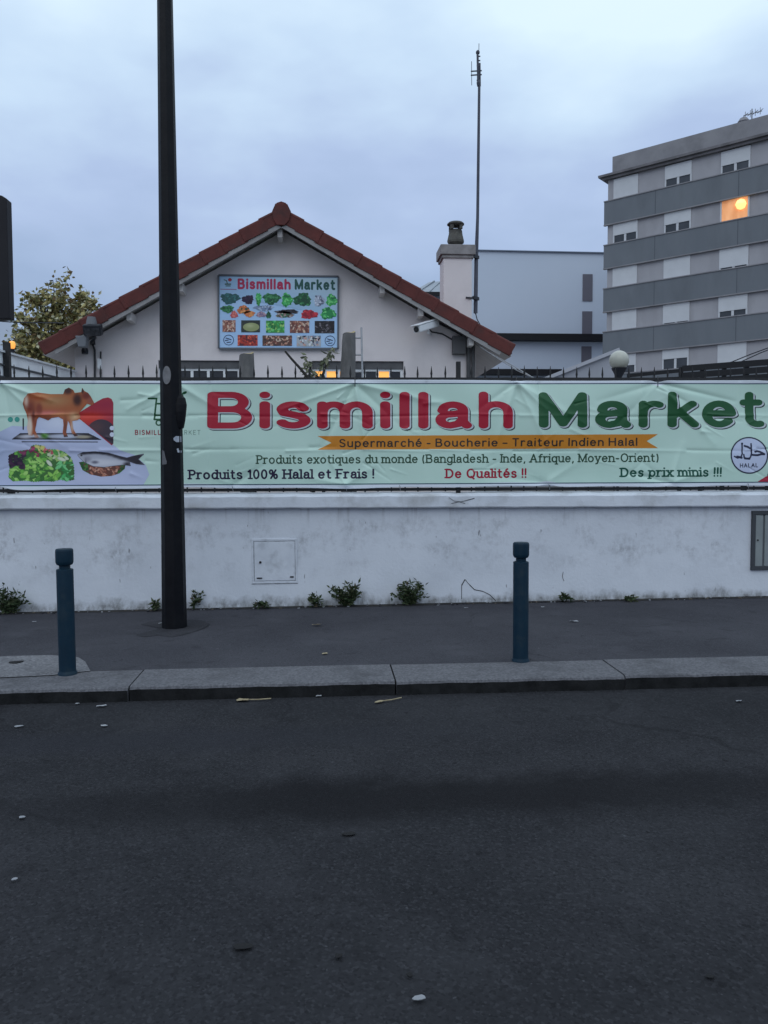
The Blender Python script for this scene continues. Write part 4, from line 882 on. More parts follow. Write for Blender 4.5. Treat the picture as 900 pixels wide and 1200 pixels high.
# windows
def house_window(wr_, lit, shutter, nmul):
    x0, x1, z1 = wr_[0], wr_[1], wzt; z0 = wzb
    b = MB(); f = .05; y = YH + .055
    b.box(x0, x1, y, y + .06, z0, z0 + f); b.box(x0, x0 + f, y, y + .06, z0 + f, z1 - shutter); b.box(x1 - f, x1, y, y + .06, z0 + f, z1 - shutter); b.box(x0 + f, x1 - f, y, y + .06, z1 - shutter - f * .7, z1 - shutter)
    for i in range(1, nmul + 1):
        xm = x0 + (x1 - x0) * i / (nmul + 1); b.box(xm - .022, xm + .022, y + .003, y + .055, z0 + f, z1 - shutter - f * .7)
    b.box(x0 + f, x1 - f, y + .01, y + .05, z0 + .55, z0 + .585)
    w = b.build('window', white_frame, house)
    b = MB(); b.box(x0 + .002, x1 - .002, YH + .035, y + .03, z1 - shutter + .001, z1 - .002); b.build('shutter_box', M('shutter_box', (.085, .085, .09), .7, (.12, .12, .125), 6, 4), w)
    gm = MB(); lm = MB(); nP = nmul + 1
    for i in range(nP):
        xa_, xb_ = x0 + (x1 - x0) * i / nP, x0 + (x1 - x0) * (i + 1) / nP
        (lm if i in lit else gm).box(xa_ + .003, xb_ - .003, y + .025, y + .031, z0 + f, z1 - shutter - .002)
    if gm.v: gm.build('pane', dark_glass, w)
    if lm.v: lm.build('pane', warm_pane, w)
    b = MB(); b.box(x0 - .04, x1 + .04, YH - .05, YH + .05, z0 - .05, z0 - .002); b.build('sill', M('sill', (.36, .35, .35), .8), w)
house_window(wl, (), .125, 4)
house_window(wr, (0, 1, 2, 5), .125, 6)
# chimney
YC = 15.4
cx0, cx1 = P(519.8, 340, YC).x, P(553, 340, YC).x; zc = P(536, 299, YC).z; zcb = roof_z(cx1) - .6
b = MB(); b.box(cx0, cx1, YC, YC + .5, zcb, zc); chim = b.build('chimney', housewall, house, bevel=.01)
b = MB(); o_ = .065; zt = P(536, 286, YC).z
b.box(cx0 - o_, cx1 + o_, YC - o_, YC + .5 + o_, zc + .0, zt - .02); b.box(cx0 - o_ * .5, cx1 + o_ * .5, YC - o_ * .5, YC + .5 + o_ * .5, zc - .06, zc - .001)
b.build('chimney_cap', M('cap_concrete', (.33, .31, .31), .9, (.22, .21, .21), 6, 5, .3, 30), chim, bevel=.012)
cc = Vector(((cx0 + cx1) / 2, YC + .25, zt - .02)); s_ = PX(1, YC + .25)
cowl_m = M('sooty_cowl', (.075, .072, .068), .85, (.12, .115, .10), 8, 5, .3, 30, c3=(.03, .03, .03), scale3=5)
b = MB(); b.lathe([(6.2 * s_, 0), (5.8 * s_, 3.2 * s_), (6.2 * s_, 4 * s_), (9.6 * s_, 6.2 * s_), (10.0 * s_, 8.5 * s_), (8.2 * s_, 16 * s_), (7.6 * s_, 21.0 * s_), (6.4 * s_, 21.1 * s_)], cc, 8)
b.build('cowl', cowl_m, chim, bevel=.006)
b = MB()
for i in range(4):
    a = math.pi / 4 + i * math.pi / 2; q = cc + Vector((math.cos(a), math.sin(a), 0)) * 7.4 * s_; b.box(q.x - .03, q.x + .03, q.y - .03, q.y + .03, cc.z + 21.1 * s_, cc.z + 26 * s_)
b.lathe([(7.6 * s_, 25.6 * s_), (10 * s_, 27.0 * s_), (10 * s_, 28 * s_), (8.4 * s_, 29.6 * s_), (4 * s_, 30.4 * s_)], cc, 16); b.build('cowl_lid', cowl_m, chim)
# pipes and cables on the house
b = MB(); pY_ = YH - .06
for u, rr in ((549, .035), (554.5, .03)): b.tube([P(u, 404, pY_), P(u, 470, pY_)], rr, 10)
b.build('downpipe', M('pipe_dark', (.09, .09, .095), .6, (.06, .06, .065), 6, 4), house, smooth=True)
b = MB(); q0, q1 = P(530, 415.5, pY_), P(545.5, 394, pY_); b.box(q0.x, q1.x, YH - .13, YH - .003, q0.z, q1.z); b.build('junction_box', M('box_grey', (.10, .10, .105), .7), house, bevel=.012)
b = MB(); b.tube([P(500, 381, YH - .02), P(506, 389, YH - .02), P(518, 391, YH - .02), P(530, 398, YH - .03), P(540, 402, YH - .03)], .012, 6); b.tube([P(497, 369, YH - .02), P(516, 380, YH - .02), P(540, 392, YH - .02), P(549, 404, YH - .05)], .012, 6)
b.tube([P(107, 400, YH - .02), P(111, 410, YH - .02), P(111, 470, YH - .02)], .016, 6); b.tube([P(118, 412, YH - .02), P(118, 470, YH - .02)], .013, 6); b.tube([P(104, 391, YH - .02), P(109.5, 394, YH - .02), P(111, 404, YH - .02)], .014, 6)
b.build('cable', M('cable_dark', (.05, .05, .055), .6), house, smooth=True)
b = MB(); q0, q1 = P(115.5, 433, YH), P(119.5, 421, YH); b.box(q0.x, q1.x, YH - .07, YH - .003, q0.z, q1.z); b.build('socket_box', white_frame, house, bevel=.008)

# security camera
c0 = P(488, 386, YH - .62); c1 = P(511, 378.5, YH - .18)
cct = thing('security_camera', 'white bullet security camera bracketed under the right slope of the red roof', 'camera', P(500, 384, YH - .02))
cw = M('camera_white', (.74, .75, .77), .45)
b = MB(); b.beam(c0, c1, .13, .11); b.build('housing', cw, cct, bevel=.018)
b = MB(); dv = (c1 - c0).normalized(); b.beam(c0 - dv * .06 + Vector((0, 0, .068)), c1 + Vector((0, 0, .068)), .15, .012); b.build('sunshield', cw, cct, bevel=.003)
b = MB(); b.tube([c0 - dv * .012, c0 + dv * .02], .045, 14); b.build('lens', dark_glass, cct)
b = MB(); m_ = (c0 + c1) / 2 + dv * .05; b.tube([m_ + Vector((0, 0, -.05)), m_ + Vector((0, 0, -.11)), P(503, 391, YH - .05), P(504, 391, YH)], .02, 8); b.build('bracket', cw, cct)

# floodlights on the left corner
def flood(u, v, sc, label, up):
    q = P(u, v, YV - .16)
    t = thing('floodlight', label, 'floodlight', q, 'floodlights on the house corner')
    b = MB(); rm = Matrix.Rotation(R(18), 3, 'X')
    b.obox(q, (.27 * sc, .14 * sc, .17 * sc), rm); b.build('lamp_body', steel_dark, t, bevel=.02)
    b = MB(); b.obox(q + rm @ Vector((0, -.075 * sc, -.02)), (.23 * sc, .012, .11 * sc), rm); b.build('glass', M('flood_glass', (.015, .015, .018), .25, (.06, .06, .07), 14, 2, spec=.5), t)
    b = MB(); b.lathe([(.085 * sc, 0), (.075 * sc, .06 * sc), (.06 * sc, .12 * sc)], q + Vector((-.03, .04, .08 * sc)), 12); b.build('heat_sink', M('sink_grey', (.15, .155, .17), .6), t, smooth=True)
    b = MB(); b.tube([q + Vector((0, .06, -.04)), q + Vector((-.02, .16, -.10)), P(u - 2, v + 14, YV + .02), Vector((P(u - 2, v + 16, YH).x, YH, P(u - 2, v + 16, YH).z))], .022, 8); b.build('bracket', steel_dark, t)
flood(109, 386.5, 1.0, 'black floodlight with grey back under the left slope of the roof', 1)
t = thing('wall_lamp', 'small grey box lamp below the black floodlight on the house corner', 'wall lamp', P(97, 402, YV - .12))
q = P(96.5, 401, YV - .12); b = MB(); b.prism([q + Vector((-.09, -.06, .09)), q + Vector((.09, -.06, .09)), q + Vector((.06, -.06, -.08)), q + Vector((-.05, -.06, -.08))], (0, .14, 0)); b.build('lamp_body', M('lamp_grey', (.17, .18, .20), .6), t, bevel=.012)
b = MB(); q2 = P(99.5, 411, YH - .1); b.lathe([(.05, -.05), (.055, 0), (.04, .05)], q2, 10); b.tube([q2, q + Vector((.02, .07, -.04))], .02, 6); b.tube([q2, Vector((q2.x, YH, q2.z))], .02, 6); b.build('bracket', steel_dark, t)

# ================================================================== SHOP SIGN ON THE GABLE
YS = YH - .05
sx0, sx1, sz0, sz1 = rect(256, 322.5, 396.4, 408.3, YS)
sign = thing('sign_board', 'light blue picture board of fruit and vegetables fixed high on the gable', 'sign', ((sx0 + sx1) / 2, YS, sz0))
b = MB(); cs = [P(256, 322.6, YS), P(396.6, 324.2, YS), P(396.2, 408.6, YS), P(256.3, 408.4, YS)]
b.prism(cs, (0, .035, 0)); b.build('panel', M('sign_blue', (.40, .60, .88), .5, (.46, .66, .90), 1.5, 3), sign)
b = MB()
for a, c in zip(cs, cs[1:] + cs[:1]): b.beam(a + Vector((0, -.002, 0)), c + Vector((0, -.002, 0)), .03, .022, up=Vector((0, 1, 0)))
b.build('frame', M('sign_frame', (.13, .14, .16), .6), sign)
def ssurf(u, v, layer=0.0):
    p = PN(u, v, np.full(np.shape(u), YS)); p[:, 1] -= .002 + layer * .0015; return p
sq = lambda x, y: (240 + x / 5.294, 310 + y / 5.29)
def sp(name, tris, color, layer=1): return prt(name, tris, color, layer, sign, ssurf)
sp('pale_top', sd(257.5, 395.5, 324.5, 372, .8, lambda U, V: np.maximum(np.abs(U - 326.3) - 69, np.maximum(324.6 - V + (U - 257) * .010, V - 345 - (U - 257) * .19))), lambda u, v: (np.array(lin((158, 192, 224))) + (np.clip((u - 257) / 138 - (v - 324) / 60, 0, 1)[:, None]) * (np.array(lin((188, 210, 218))) - np.array(lin((158, 192, 224))))), 1)
sp('sign_text', text_tris('Bismillah', 278.5, 340.7, 338.9, 339.6, 12.6, .27, gap=.14, st=.25), rgb(176, 44, 84), 2)
sp('sign_text', text_tris('Market', 345.4, 392.6, 339.6, 340.2, 12.6, .27, gap=.14, st=.25), rgb(36, 84, 78), 2)
def blob(name, zx0, zy0, zx1, zy1, base, pal, seed, rough=.22, n=46, rect_=False, sz=(.9, 2.6)):
    (u0, v0), (u1, v1) = sq(zx0, zy0), sq(zx1, zy1); cu, cv, ru, rv = (u0 + u1) / 2, (v0 + v1) / 2, (u1 - u0) / 2, (v1 - v0) / 2
    r_ = random.Random(seed); ph = [r_.uniform(0, 6.28) for _ in range(3)]
    if rect_: fn = lambda U, V: np.maximum(np.abs(U - cu) - ru, np.abs(V - cv) - rv)
    else:
        def fn(U, V):
            a = np.arctan2((V - cv) / rv, (U - cu) / ru); f = 1.16 - rough * (.5 + .5 * np.sin(3 * a + ph[0])) - rough * .6 * (.5 + .5 * np.sin(7 * a + ph[1])) - rough * .4 * (.5 + .5 * np.sin(13 * a + ph[2]))
            return (np.hypot((U - cu) / ru, (V - cv) / rv) - f) * min(ru, rv)
    lv = [(r_.uniform(u0, u1), r_.uniform(v0, v1), r_.uniform(*sz), r_.uniform(*sz) * .6, r_.uniform(-1.5, 1.5), r_.choice(pal)) for _ in range(n)]
    sp(name, sd(u0 - 2, u1 + 2, v0 - 2, v1 + 2, .3, fn), paint(base, lv), 2)
GD = ((34, 92, 62), (50, 120, 76), (26, 70, 52), (70, 140, 90)); GB = ((46, 150, 84), (70, 180, 100), (30, 110, 64), (110, 200, 120)); GBL = ((44, 96, 100), (60, 120, 120), (34, 76, 84))
PU = ((42, 30, 58), (60, 40, 76), (30, 24, 44)); RD = ((178, 40, 60), (210, 60, 70), (140, 30, 50)); OR = ((200, 110, 60), (226, 150, 90), (60, 80, 60)); SI = ((120, 140, 170), (170, 186, 206), (80, 96, 124))
WH = ((200, 206, 220), (160, 170, 190), (90, 100, 120)); BR = ((150, 96, 80), (190, 140, 120), (110, 64, 58), (206, 180, 160)); BK = ((34, 32, 38), (58, 52, 56), (22, 22, 28), (110, 104, 110))
k = 0
for a in (('printed_cabbage', 95, 175, 218, 245, (44, 90, 90), GBL), ('printed_aubergine', 230, 188, 306, 246, (40, 30, 56), PU), ('printed_cucumber', 315, 172, 352, 255, (70, 150, 76), GB), ('printed_herbs', 358, 176, 470, 248, (34, 100, 60), GD), ('printed_okra', 474, 176, 545, 264, (60, 160, 80), GB),
          ('printed_spinach', 550, 175, 664, 262, (30, 84, 56), GD), ('printed_cauliflower', 675, 188, 744, 262, (180, 190, 206), WH), ('printed_cabbage', 750, 184, 824, 260, (60, 160, 84), GB),
          ('printed_greens', 98, 252, 182, 300, (34, 96, 62), GD), ('printed_radish', 158, 288, 206, 334, (206, 110, 110), ((214, 120, 110), (190, 80, 90))), ('printed_pumpkin', 200, 254, 282, 308, (190, 104, 60), OR), ('printed_pumpkin', 242, 286, 312, 326, (220, 150, 96), ((226, 150, 90), (206, 120, 76))),
          ('printed_fish', 302, 252, 430, 288, (130, 146, 176), SI), ('printed_ginger', 318, 292, 384, 328, (170, 150, 170), ((180, 150, 160), (130, 110, 140))), ('printed_greens', 380, 292, 412, 336, (50, 110, 80), GD),
          ('printed_meat', 440, 290, 552, 332, (140, 120, 110), ((150, 120, 110), (170, 160, 160), (90, 70, 66), (60, 110, 80))), ('printed_fish', 436, 278, 588, 306, (44, 46, 56), BK), ('printed_tomatoes', 592, 280, 702, 338, (186, 44, 64), RD), ('printed_peppers', 716, 266, 814, 342, (44, 140, 80), GB)):
    blob(*a, seed=20 + k); k += 1
for a in (('printed_photo', 110, 345, 191, 418, (150, 100, 92), BR), ('printed_photo', 226, 346, 343, 420, (52, 60, 58), ((46, 54, 52), (60, 66, 60))), ('printed_photo', 380, 348, 494, 423, (70, 150, 70), GB + ((150, 200, 110),)), ('printed_photo', 528, 349, 648, 424, (120, 80, 74), BR), ('printed_photo', 682, 350, 804, 426, (40, 36, 40), BK),
          ('printed_photo', 204, 437, 328, 504, (176, 60, 50), ((196, 70, 56), (220, 110, 84), (120, 40, 44), (90, 40, 50))), ('printed_photo', 358, 440, 541, 504, (96, 70, 62), BR + ((60, 46, 44),)), ('printed_photo', 570, 441, 720, 508, (180, 184, 190), ((210, 214, 216), (120, 130, 150), (196, 150, 140), (40, 44, 60), (160, 160, 150)))):
    blob(*a, seed=60 + k, rect_=True, n=60, sz=(.8, 2.4)); k += 1
sp('printed_melon', sd(280, 306, 375, 392, .3, lambda U, V: ell_sdf(U, V, *sq(288, 388), 9.5, 5)), blobcol((150, 160, 110), [(*sq(280, 380), 5, 2.4, (180, 186, 140), 1)]), 3)
def ring_(cx, cy):
    c = sq(cx, cy)
    return lambda U, V: np.minimum(np.abs(np.hypot(U - c[0], V - c[1]) - 5.8) - .32, np.minimum(np.minimum(seg_dist(U, V, [(c[0] - 3, c[1] - 2.2), (c[0], c[1] - 1.4), (c[0] + 3, c[1] - .4)]) - .45, seg_dist(U, V, [(c[0] - 4, c[1] + .6), (c[0] - .5, c[1] + .2)]) - .45), seg_dist(U, V, [(c[0] - 2, c[1] + 3), (c[0] + 2.4, c[1] + 2.4)]) - .45))
for (x, y) in ((148, 468), (777, 473)):
    c = sq(x, y); sp('badge_mark', sd(c[0] - 7, c[0] + 7, c[1] - 7, c[1] + 7, .25, ring_(x, y)), rgb(40, 44, 90), 2)
sp('logo_print', sd(261, 274, 324.5, 338, .3, lambda U, V: np.minimum(np.minimum(ell_sdf(U, V, *sq(156, 95), 2.2, 2.0), seg_dist(U, V, [sq(120, 95), sq(135, 100), sq(140, 118)]) - .5), np.minimum(seg_dist(U, V, [sq(128, 122), sq(160, 122)]) - .8, seg_dist(U, V, [sq(132, 133), sq(158, 133)]) - .6))), blobcol((60, 90, 80), [(*sq(156, 95), 3, 3, (170, 40, 60), 2)]), 2)
sp('logo_print', sd(256.5, 278, 337.5, 341, .3, lambda U, V: seg_dist(U, V, [sq(98, 153), sq(196, 155)]) - .4), rgb(150, 70, 110), 2)

# ================================================================== MAST WITH AERIAL
YM = YC + .1
mb0 = P(557.3, 367, YM); mt0 = P(561.6, 100, YM)
mast = thing('aerial_mast', 'tall thin dark metal mast with a radio aerial clamped to the chimney', 'mast', mb0)
mm_ = M('mast_steel', (.055, .06, .085), .5, (.08, .085, .11), 5, 3)
b = MB(); q1 = P(559.7, 255, YM)
b.tube([mb0, P(558.2, 300, YM), q1, mt0], [.040, .038, .030, .026], 10); b.build('pole', mm_, mast, smooth=True)
b = MB(); tp_ = P(561.2, 60.5, YM)
b.tube([mt0 + Vector((-.02, 0, -.02)), P(560.3, 96, YM), P(559.6, 60, YM)], .022, 8); b.tube([P(562.5, 101, YM), P(562.2, 74, YM)], .018, 6)
for v in (66, 71, 77, 94, 97): b.tube([P(558.6, v, YM), P(562.8, v, YM)], .014, 6)
b.lathe([(.035, -.03), (.04, 0), (.02, .03)], P(559.9, 61, YM), 10); b.lathe([(.03, -.05), (.04, 0), (.03, .05)], P(560.8, 97.5, YM), 10); b.build('aerial', mm_, mast)
b = MB(); b.tube([P(561.2, 60, YM), P(561.3, 51, YM)], .006, 6); b.build('whip', mm_, mast)
b = MB(); b.tube([P(552.6, 72, YM), P(552.8, 100, YM)], .006, 6)
for v in (83.6, 88.2): b.tube([P(551.8, v, YM), P(564.5, v - .8, YM)], .014, 6)
b.build('dipole', mm_, mast)
for v in (299.5, 348.5):
    b = MB(); a = P(546, v, YC - .03); e_ = P(560.5, v, YM); b.beam((a.x, YC - .02, a.z), (cx1 + .03, YC - .02, a.z - .01), .015, .03); b.beam((cx1 + .02, YC - .02, a.z), (e_.x, YM, a.z), .05, .06); b.build('clamp', steel_dark, mast)
b = MB(); b.tube([mb0, P(559, 374, YM), P(564, 383, YM), P(569, 392, YM)], .010, 6); b.build('lead', steel_dark, mast)

# ================================================================== WHITE BUILDING WITH DARK LEDGES, FAR BEHIND
YL = 62.0
wb = thing('white_building', 'big plain pale building with a column of grey windows behind the mast', 'building', P(620, 440, YL))
whm = M('pale_cladding', (.55, .615, .72), .7, (.575, .64, .745), .15, 4)
b = MB(); xL_, xR_ = P(540, 300, YL).x, P(760, 300, YL).x; zt_ = P(560, 293.5, YL).z; ztR = P(712, 295.5, YL).z
b.prism([(xL_, YL, 0), (xR_, YL, 0), (xR_, YL, ztR - .1), (xL_, YL, zt_)], (0, 18, 0)); b.build('facade', whm, wb)
b = MB(); b.beam((xL_, YL - .05, zt_), (xR_, YL - .05, ztR - .1), .25, .07); b.build('roof_edge', M('roof_edge', (.17, .20, .26), .6), wb)
gwin = M('grey_window', (.145, .14, .17), .4, spec=.4)
for (v0, v1, u0, u1) in ((321.5, 353, 682.5, 694.3), (365, 394, 682, 693.8), (406, 445, 681, 693), (457, 490, 680.5, 692.5)):
    a, c = P(u0, v1, YL), P(u1, v0, YL); b = MB(); b.box(a.x, c.x, YL - .06, YL + .1, a.z, c.z); f = b.build('window', gwin, wb)
ledm = M('black_ledge', (.008, .008, .011), .6)
for (v0, v1, u0, u1) in ((393.5, 399.8, 545, 740), (434, 440, 545, 655)):
    a, c = P(u0, v1, YL), P(u1, v0, YL); b = MB(); b.box(a.x, c.x, YL - .8, YL - .001, a.z, c.z); b.build('ledge', ledm, wb)
# zinc roofed building behind the house
YZ = 30.0
zb = thing('zinc_roof_building', 'grey building with a sloped zinc roof just showing left of the chimney', 'building', P(515, 440, YZ))
zr = [P(470, 346, YZ), P(491, 336.5, YZ), P(520, 329, YZ), P(545, 326, YZ), P(545, 352, YZ), P(470, 352, YZ)]
b = MB(); q = [P(470, 352, YZ), P(552, 352, YZ)]; b.box(q[0].x, q[1].x, YZ + .3, YZ + 8, 0, q[0].z); b.build('wall', whm, zb)
b = MB(); r0, r1, r2, r3 = P(480, 344, YZ), P(552, 344, YZ), P(552, 327, YZ + 3), P(503, 330.5, YZ + 3)
b.add([r0, r1, r2, r3, r0 + Vector((0, 6, 0)), r1 + Vector((0, 6, 0))], [(0, 1, 2, 3), (3, 2, 5, 4), (0, 3, 4)]); zro = b.build('roof', zinc, zb)
b = MB(); b.beam(r0 + Vector((0, -.03, -.02)), r1 + Vector((0, -.03, -.02)), .1, .14); b.build('gutter', ledm, zro)
b = MB()
for t in (.12, .3, .48, .66, .84): a = r0.lerp(r1, t); c = r3.lerp(r2, t); b.beam(a + Vector((0, 0, .03)), c + Vector((0, 0, .03)), .05, .05)
b.build('seam', zinc, zro)
# low grey sloped building
YG = 36.0
lg = thing('sloped_annex', 'low grey annex with a sloping top edge left of the apartment block', 'building', P(680, 445, YG))
lgm = M('annex_render', (.33, .34, .38), .9, (.37, .38, .42), .8, 4)
b = MB(); b.prism([P(600, 470, YG), P(725, 470, YG), P(725, 411, YG), P(712, 415, YG), P(640, 444, YG), P(600, 460, YG)], (0, 6, 0)); b.build('wall', lgm, lg)
b = MB(); b.beam(P(638, 444.3, YG - .02), P(725, 409.8, YG - .02), .3, .16); b.build('edge_trim', M('trim_pale', (.42, .43, .47), .8), lg)

# ================================================================== APARTMENT BLOCK
vp = rays(-640.0, 548.0); FD = Vector((vp[0], vp[1], 0)).normalized()         # away from the viewer along the facade
r0_ = rays(710.5, 420.0); A0 = Vector((r0_[0], r0_[1], 0)); A0 = A0 / Vector((math.sin(YAW), math.cos(YAW), 0)).dot(A0) * 50.8
FN = Vector((FD.y, -FD.x, 0)); 
if FN.dot(-A0) < 0: FN = -FN
def FS_(u, v):
    d = rays(u, v); d = Vector(d); t = (A0).dot(FN) / d.dot(FN); q = d * t
    return -(Vector((q.x, q.y, 0)) - A0).dot(FD), q.z + CAM.z
def fp(s, z, out=0.0): q = A0 - FD * s + FN * out; return Vector((q.x, q.y, z))
apt = thing('apartment_block', 'grey apartment block with dark bands and white roller shutters at the right', 'building', (A0.x, A0.y, 0))
def fbox(m, s0, s1, z0, z1, o0, o1, mi=0):
    vs = [fp(s, z, o) for z in (z0, z1) for o in (o0, o1) for s in (s0, s1)]
    fl = [(0, 2, 3, 1), (4, 5, 7, 6), (0, 1, 5, 4), (2, 6, 7, 3), (0, 4, 6, 2), (1, 3, 7, 5)]
    c_ = (-FD).cross(FN).dot(Vector((0, 0, 1)))
    if c_ < 0: fl = [f[::-1] for f in fl]
    m.add(vs, fl, mi)
APT_L = 26.0
z_par = FS_(714, 184.5)[1]; z_cor = FS_(714, 206)[1]
bt = [FS_(709, v)[1] for v in (238, 289, 340, 390)]; bb = [FS_(709, v)[1] for v in (264.5, 315.5, 366, 416)]
FLH = (bt[0] - bt[3]) / 3; BH = sum(a - c for a, c in zip(bt, bb)) / 4
aptw = M('apartment_render', (.36, .352, .372), .9, (.40, .39, .41), .9, 6, c3=(.30, .292, .305), scale3=.5, stretch=(1, 1, .4))
bandm = M('band_panel', (.150, .165, .185), .7, (.172, .187, .205), .7, 6, stretch=(1, 1, .35), c3=(.13, .142, .158), scale3=.5)
parm = M('parapet_concrete', (.24, .235, .25), .9, (.29, .283, .295), .8, 6, c3=(.19, .185, .195), scale3=.6)
b = MB(); fbox(b, 0, APT_L, 0, z_cor, -12, 0); b.build('wall', aptw, apt)
b = MB(); fbox(b, .25, APT_L, z_cor, z_par, -11.7, -.05); b.build('parapet', parm, apt)
b = MB(); fbox(b, -.5, APT_L, z_cor - .12, z_cor + .02, -12.4, .40); fbox(b, -.3, APT_L, z_cor - .28, z_cor - .121, -12.2, .25); b.build('cornice', M('cornice_concrete', (.20, .19, .20), .9, (.13, .125, .13), 1.2, 5), apt)
for i in range(-0, 5):
    z1_ = bt[0] - FLH * i; z0_ = z1_ - BH
    if z0_ < 1: continue
    b = MB(); fbox(b, -.18, APT_L, z0_, z1_, .002, .16)
    bo = b.build('band', bandm, apt)
    b = MB()
    for sj in (3.1, 7.9, 12.7, 17.5, 22.3):
        b = MB(); fbox(b, sj, sj + .035, z0_ + .002, z1_ - .002, .15, .166)
        b.build('panel_joint', bpy.data.materials.get('joint_grey') or M('joint_grey', (.10, .11, .125), .8), bo)
    b = MB(); fbox(b, -.2, APT_L, z1_, z1_ + .06, .003, .20); fbox(b, -.2, APT_L, z0_ - .07, z0_ - .001, .003, .19); b.build('band_trim', M('trim_dark', (.06, .065, .075), .7) if i < 0 else parm, bo)
wins = [((719.5, 748), 0), ((776.5, 808), 1), ((845, 880), 2)]
spos = [(FS_(a, 200)[0], FS_(c, 190)[0]) for (a, c), _ in wins]
print('FACADE', [tuple(round(x, 2) for x in q) for q in spos], 'floor', round(FLH, 2), 'band', round(BH, 2), 'par', round(z_par, 2), z_cor)
ww = sum(c - a for a, c in spos) / 3; pit = (spos[2][0] - spos[0][0]) / 2; s_first = spos[0][0]
wtop0 = FS_(792.7, 192.5)[1]; wbot0 = FS_(792.7, 220.5)[1]; print('win z', wtop0, wbot0, 'w', ww, 'pitch', pit)
shut = M('white_shutter', (.60, .61, .63), .6, (.56, .57, .59), 1.5, 3)
winf = M('window_white', (.58, .59, .61), .5)
state = [[1, .62, .62, 1], [.6, .6, 0, 1], [1, 1, .9, .5], [1, .93, .72, 1], [.62, .5, 1, 1], [1, 1, .6, 1]]
for i, row in enumerate(state):
    for j, cl in enumerate(row):
        zt_, zb_ = wtop0 - FLH * i, wbot0 - FLH * i; s0 = s_first + pit * j; s1 = s0 + ww
        f_ = .09; b = MB(); fbox(b, s0, s1, zb_, zb_ + f_ * 1.6, .003, .07); fbox(b, s0, s0 + f_, zb_ + f_ * 1.6, zt_, .003, .05); fbox(b, s1 - f_, s1, zb_ + f_ * 1.6, zt_, .003, .05); (cl > 0 and fbox(b, (s0 + s1) / 2 - .07, (s0 + s1) / 2 + .07, zb_ + f_ * 1.6, zt_ - .02, .004, .045))
        w_ = b.build('window', winf, apt)
        if cl > 0:
            b = MB(); zs = zt_ - (zt_ - zb_ - f_ * 1.6) * cl; nsl = 9
            fbox(b, s0 + .01, s1 - .01, zs, zt_ + .02, .0, .062)
            b.build('shutter', shut, w_)
        b = MB(); fbox(b, s0, s1, zt_ + .021, zt_ + .09, .003, .08); b.build('lintel', M('lintel_dark', (.05, .05, .055), .8) if (i, j) == (0, 0) else bpy.data.materials['lintel_dark'], w_)
        if cl < 1:
            b = MB(); fbox(b, s0 + f_, s1 - f_, zb_ + f_ * 1.6, zt_ - .01, .002, .012)
            b.build('pane', warm_pane2 if cl == 0 else slate_glass, w_)
            if cl == 0:
                b = MB(); c_ = fp(s0 + ww * .72, zb_ + (zt_ - zb_) * .68, .09); b.lathe([(.02, -.30), (.21, -.21), (.30, 0), (.21, .21), (.02, .30)], c_, 16); b.build('lamp', lamp_e, w_, smooth=True)
ra = FS_(862, 143)
q = fp(ra[0], z_par - .05, -1.5); ant = thing('roof_aerial', 'small aerial and vent on the roof edge of the apartment block', 'aerial', q)
b = MB(); b.lathe([(.28, 0), (.28, .55), (.34, .6), (.2, .8)], q, 10); b.build('vent', parm, ant)
b = MB(); q2 = q + Vector((.5, 0, 0)); b.tube([q2, q2 + Vector((0, 0, 1.35))], .04, 6); b.tube([q2 + Vector((-.5, 0, .95)), q2 + Vector((.6, 0, 1.25))], .03, 5)
for t in (-.4, -.1, .2, .5): b.tube([q2 + Vector((t, -.3, 1.1 + t * .3)), q2 + Vector((t, .3, 1.1 + t * .3))], .02, 5); b.tube([q2 + Vector((t, 0, .9 + t * .3)), q2 + Vector((t, 0, 1.3 + t * .3))], .02, 5)
b.build('aerial_rod', galv, ant)

# ================================================================== GLOBE LAMP
YGL = 12.2
gc = P(725.5, 422.3, YGL); rG = PX(11.6, YGL)
gla = thing('globe_lamp', 'unlit milky globe lamp on a dark post behind the railing', 'lamp', (gc.x, gc.y, .1))
b = MB(); b.lathe([(max(.002, rG * math.sin(a)), -rG * math.cos(a)) for a in [math.pi * i / 18 for i in range(19)]], gc, 28); b.build('globe', M('milky_globe', (.50, .50, .43), .35, (.43, .43, .37), 5, 4, spec=.5, c3=(.38, .37, .31), scale3=4), gla, smooth=True)
b = MB(); b.lathe([(.024, -rG * 2.2), (.03, -rG * 1.9), (rG * .72, -rG * .93), (rG * .78, -rG * .80)], gc, 20); b.build('collar', steel_dark, gla, smooth=True)
b = MB(); b.tube([(gc.x, gc.y, .1), (gc.x, gc.y, gc.z - rG * 1.8)], .022, 10); b.build('post', steel_dark, gla, smooth=True)

# ================================================================== DARK SLATTED SCREEN AT THE RIGHT
scA, scB = P(798, 430.5, 14.0), P(960, 418, 12.6)
scr = thing('dark_screen', 'black slatted screen behind the railing below the apartment block', 'screen', (scA.x, scA.y, .1))
scm = M('screen_black', (.016, .017, .02), .7)
nS = 6
for i in range(nS + 1):
    q = scA.lerp(scB, i / nS); b = MB(); b.box(q.x - .03, q.x + .03, q.y - .03, q.y + .03, .05, q.z); b.build('post', scm, scr)
b = MB()
for k_ in range(9):
    dz = -.03 - k_ * .125; b.beam(scA + Vector((0, -.05, dz)), scB + Vector((0, -.05, dz)), .02, .105)
b.build('slat_panel', scm, scr)
b = MB(); b.beam(P(735, 440.5, 14.6), scA + Vector((0, 0, -.06)), .05, .06); b.beam(P(735, 446, 14.6), scA + Vector((0, 0, -.2)), .05, .06); b.build('low_rail', scm, scr)
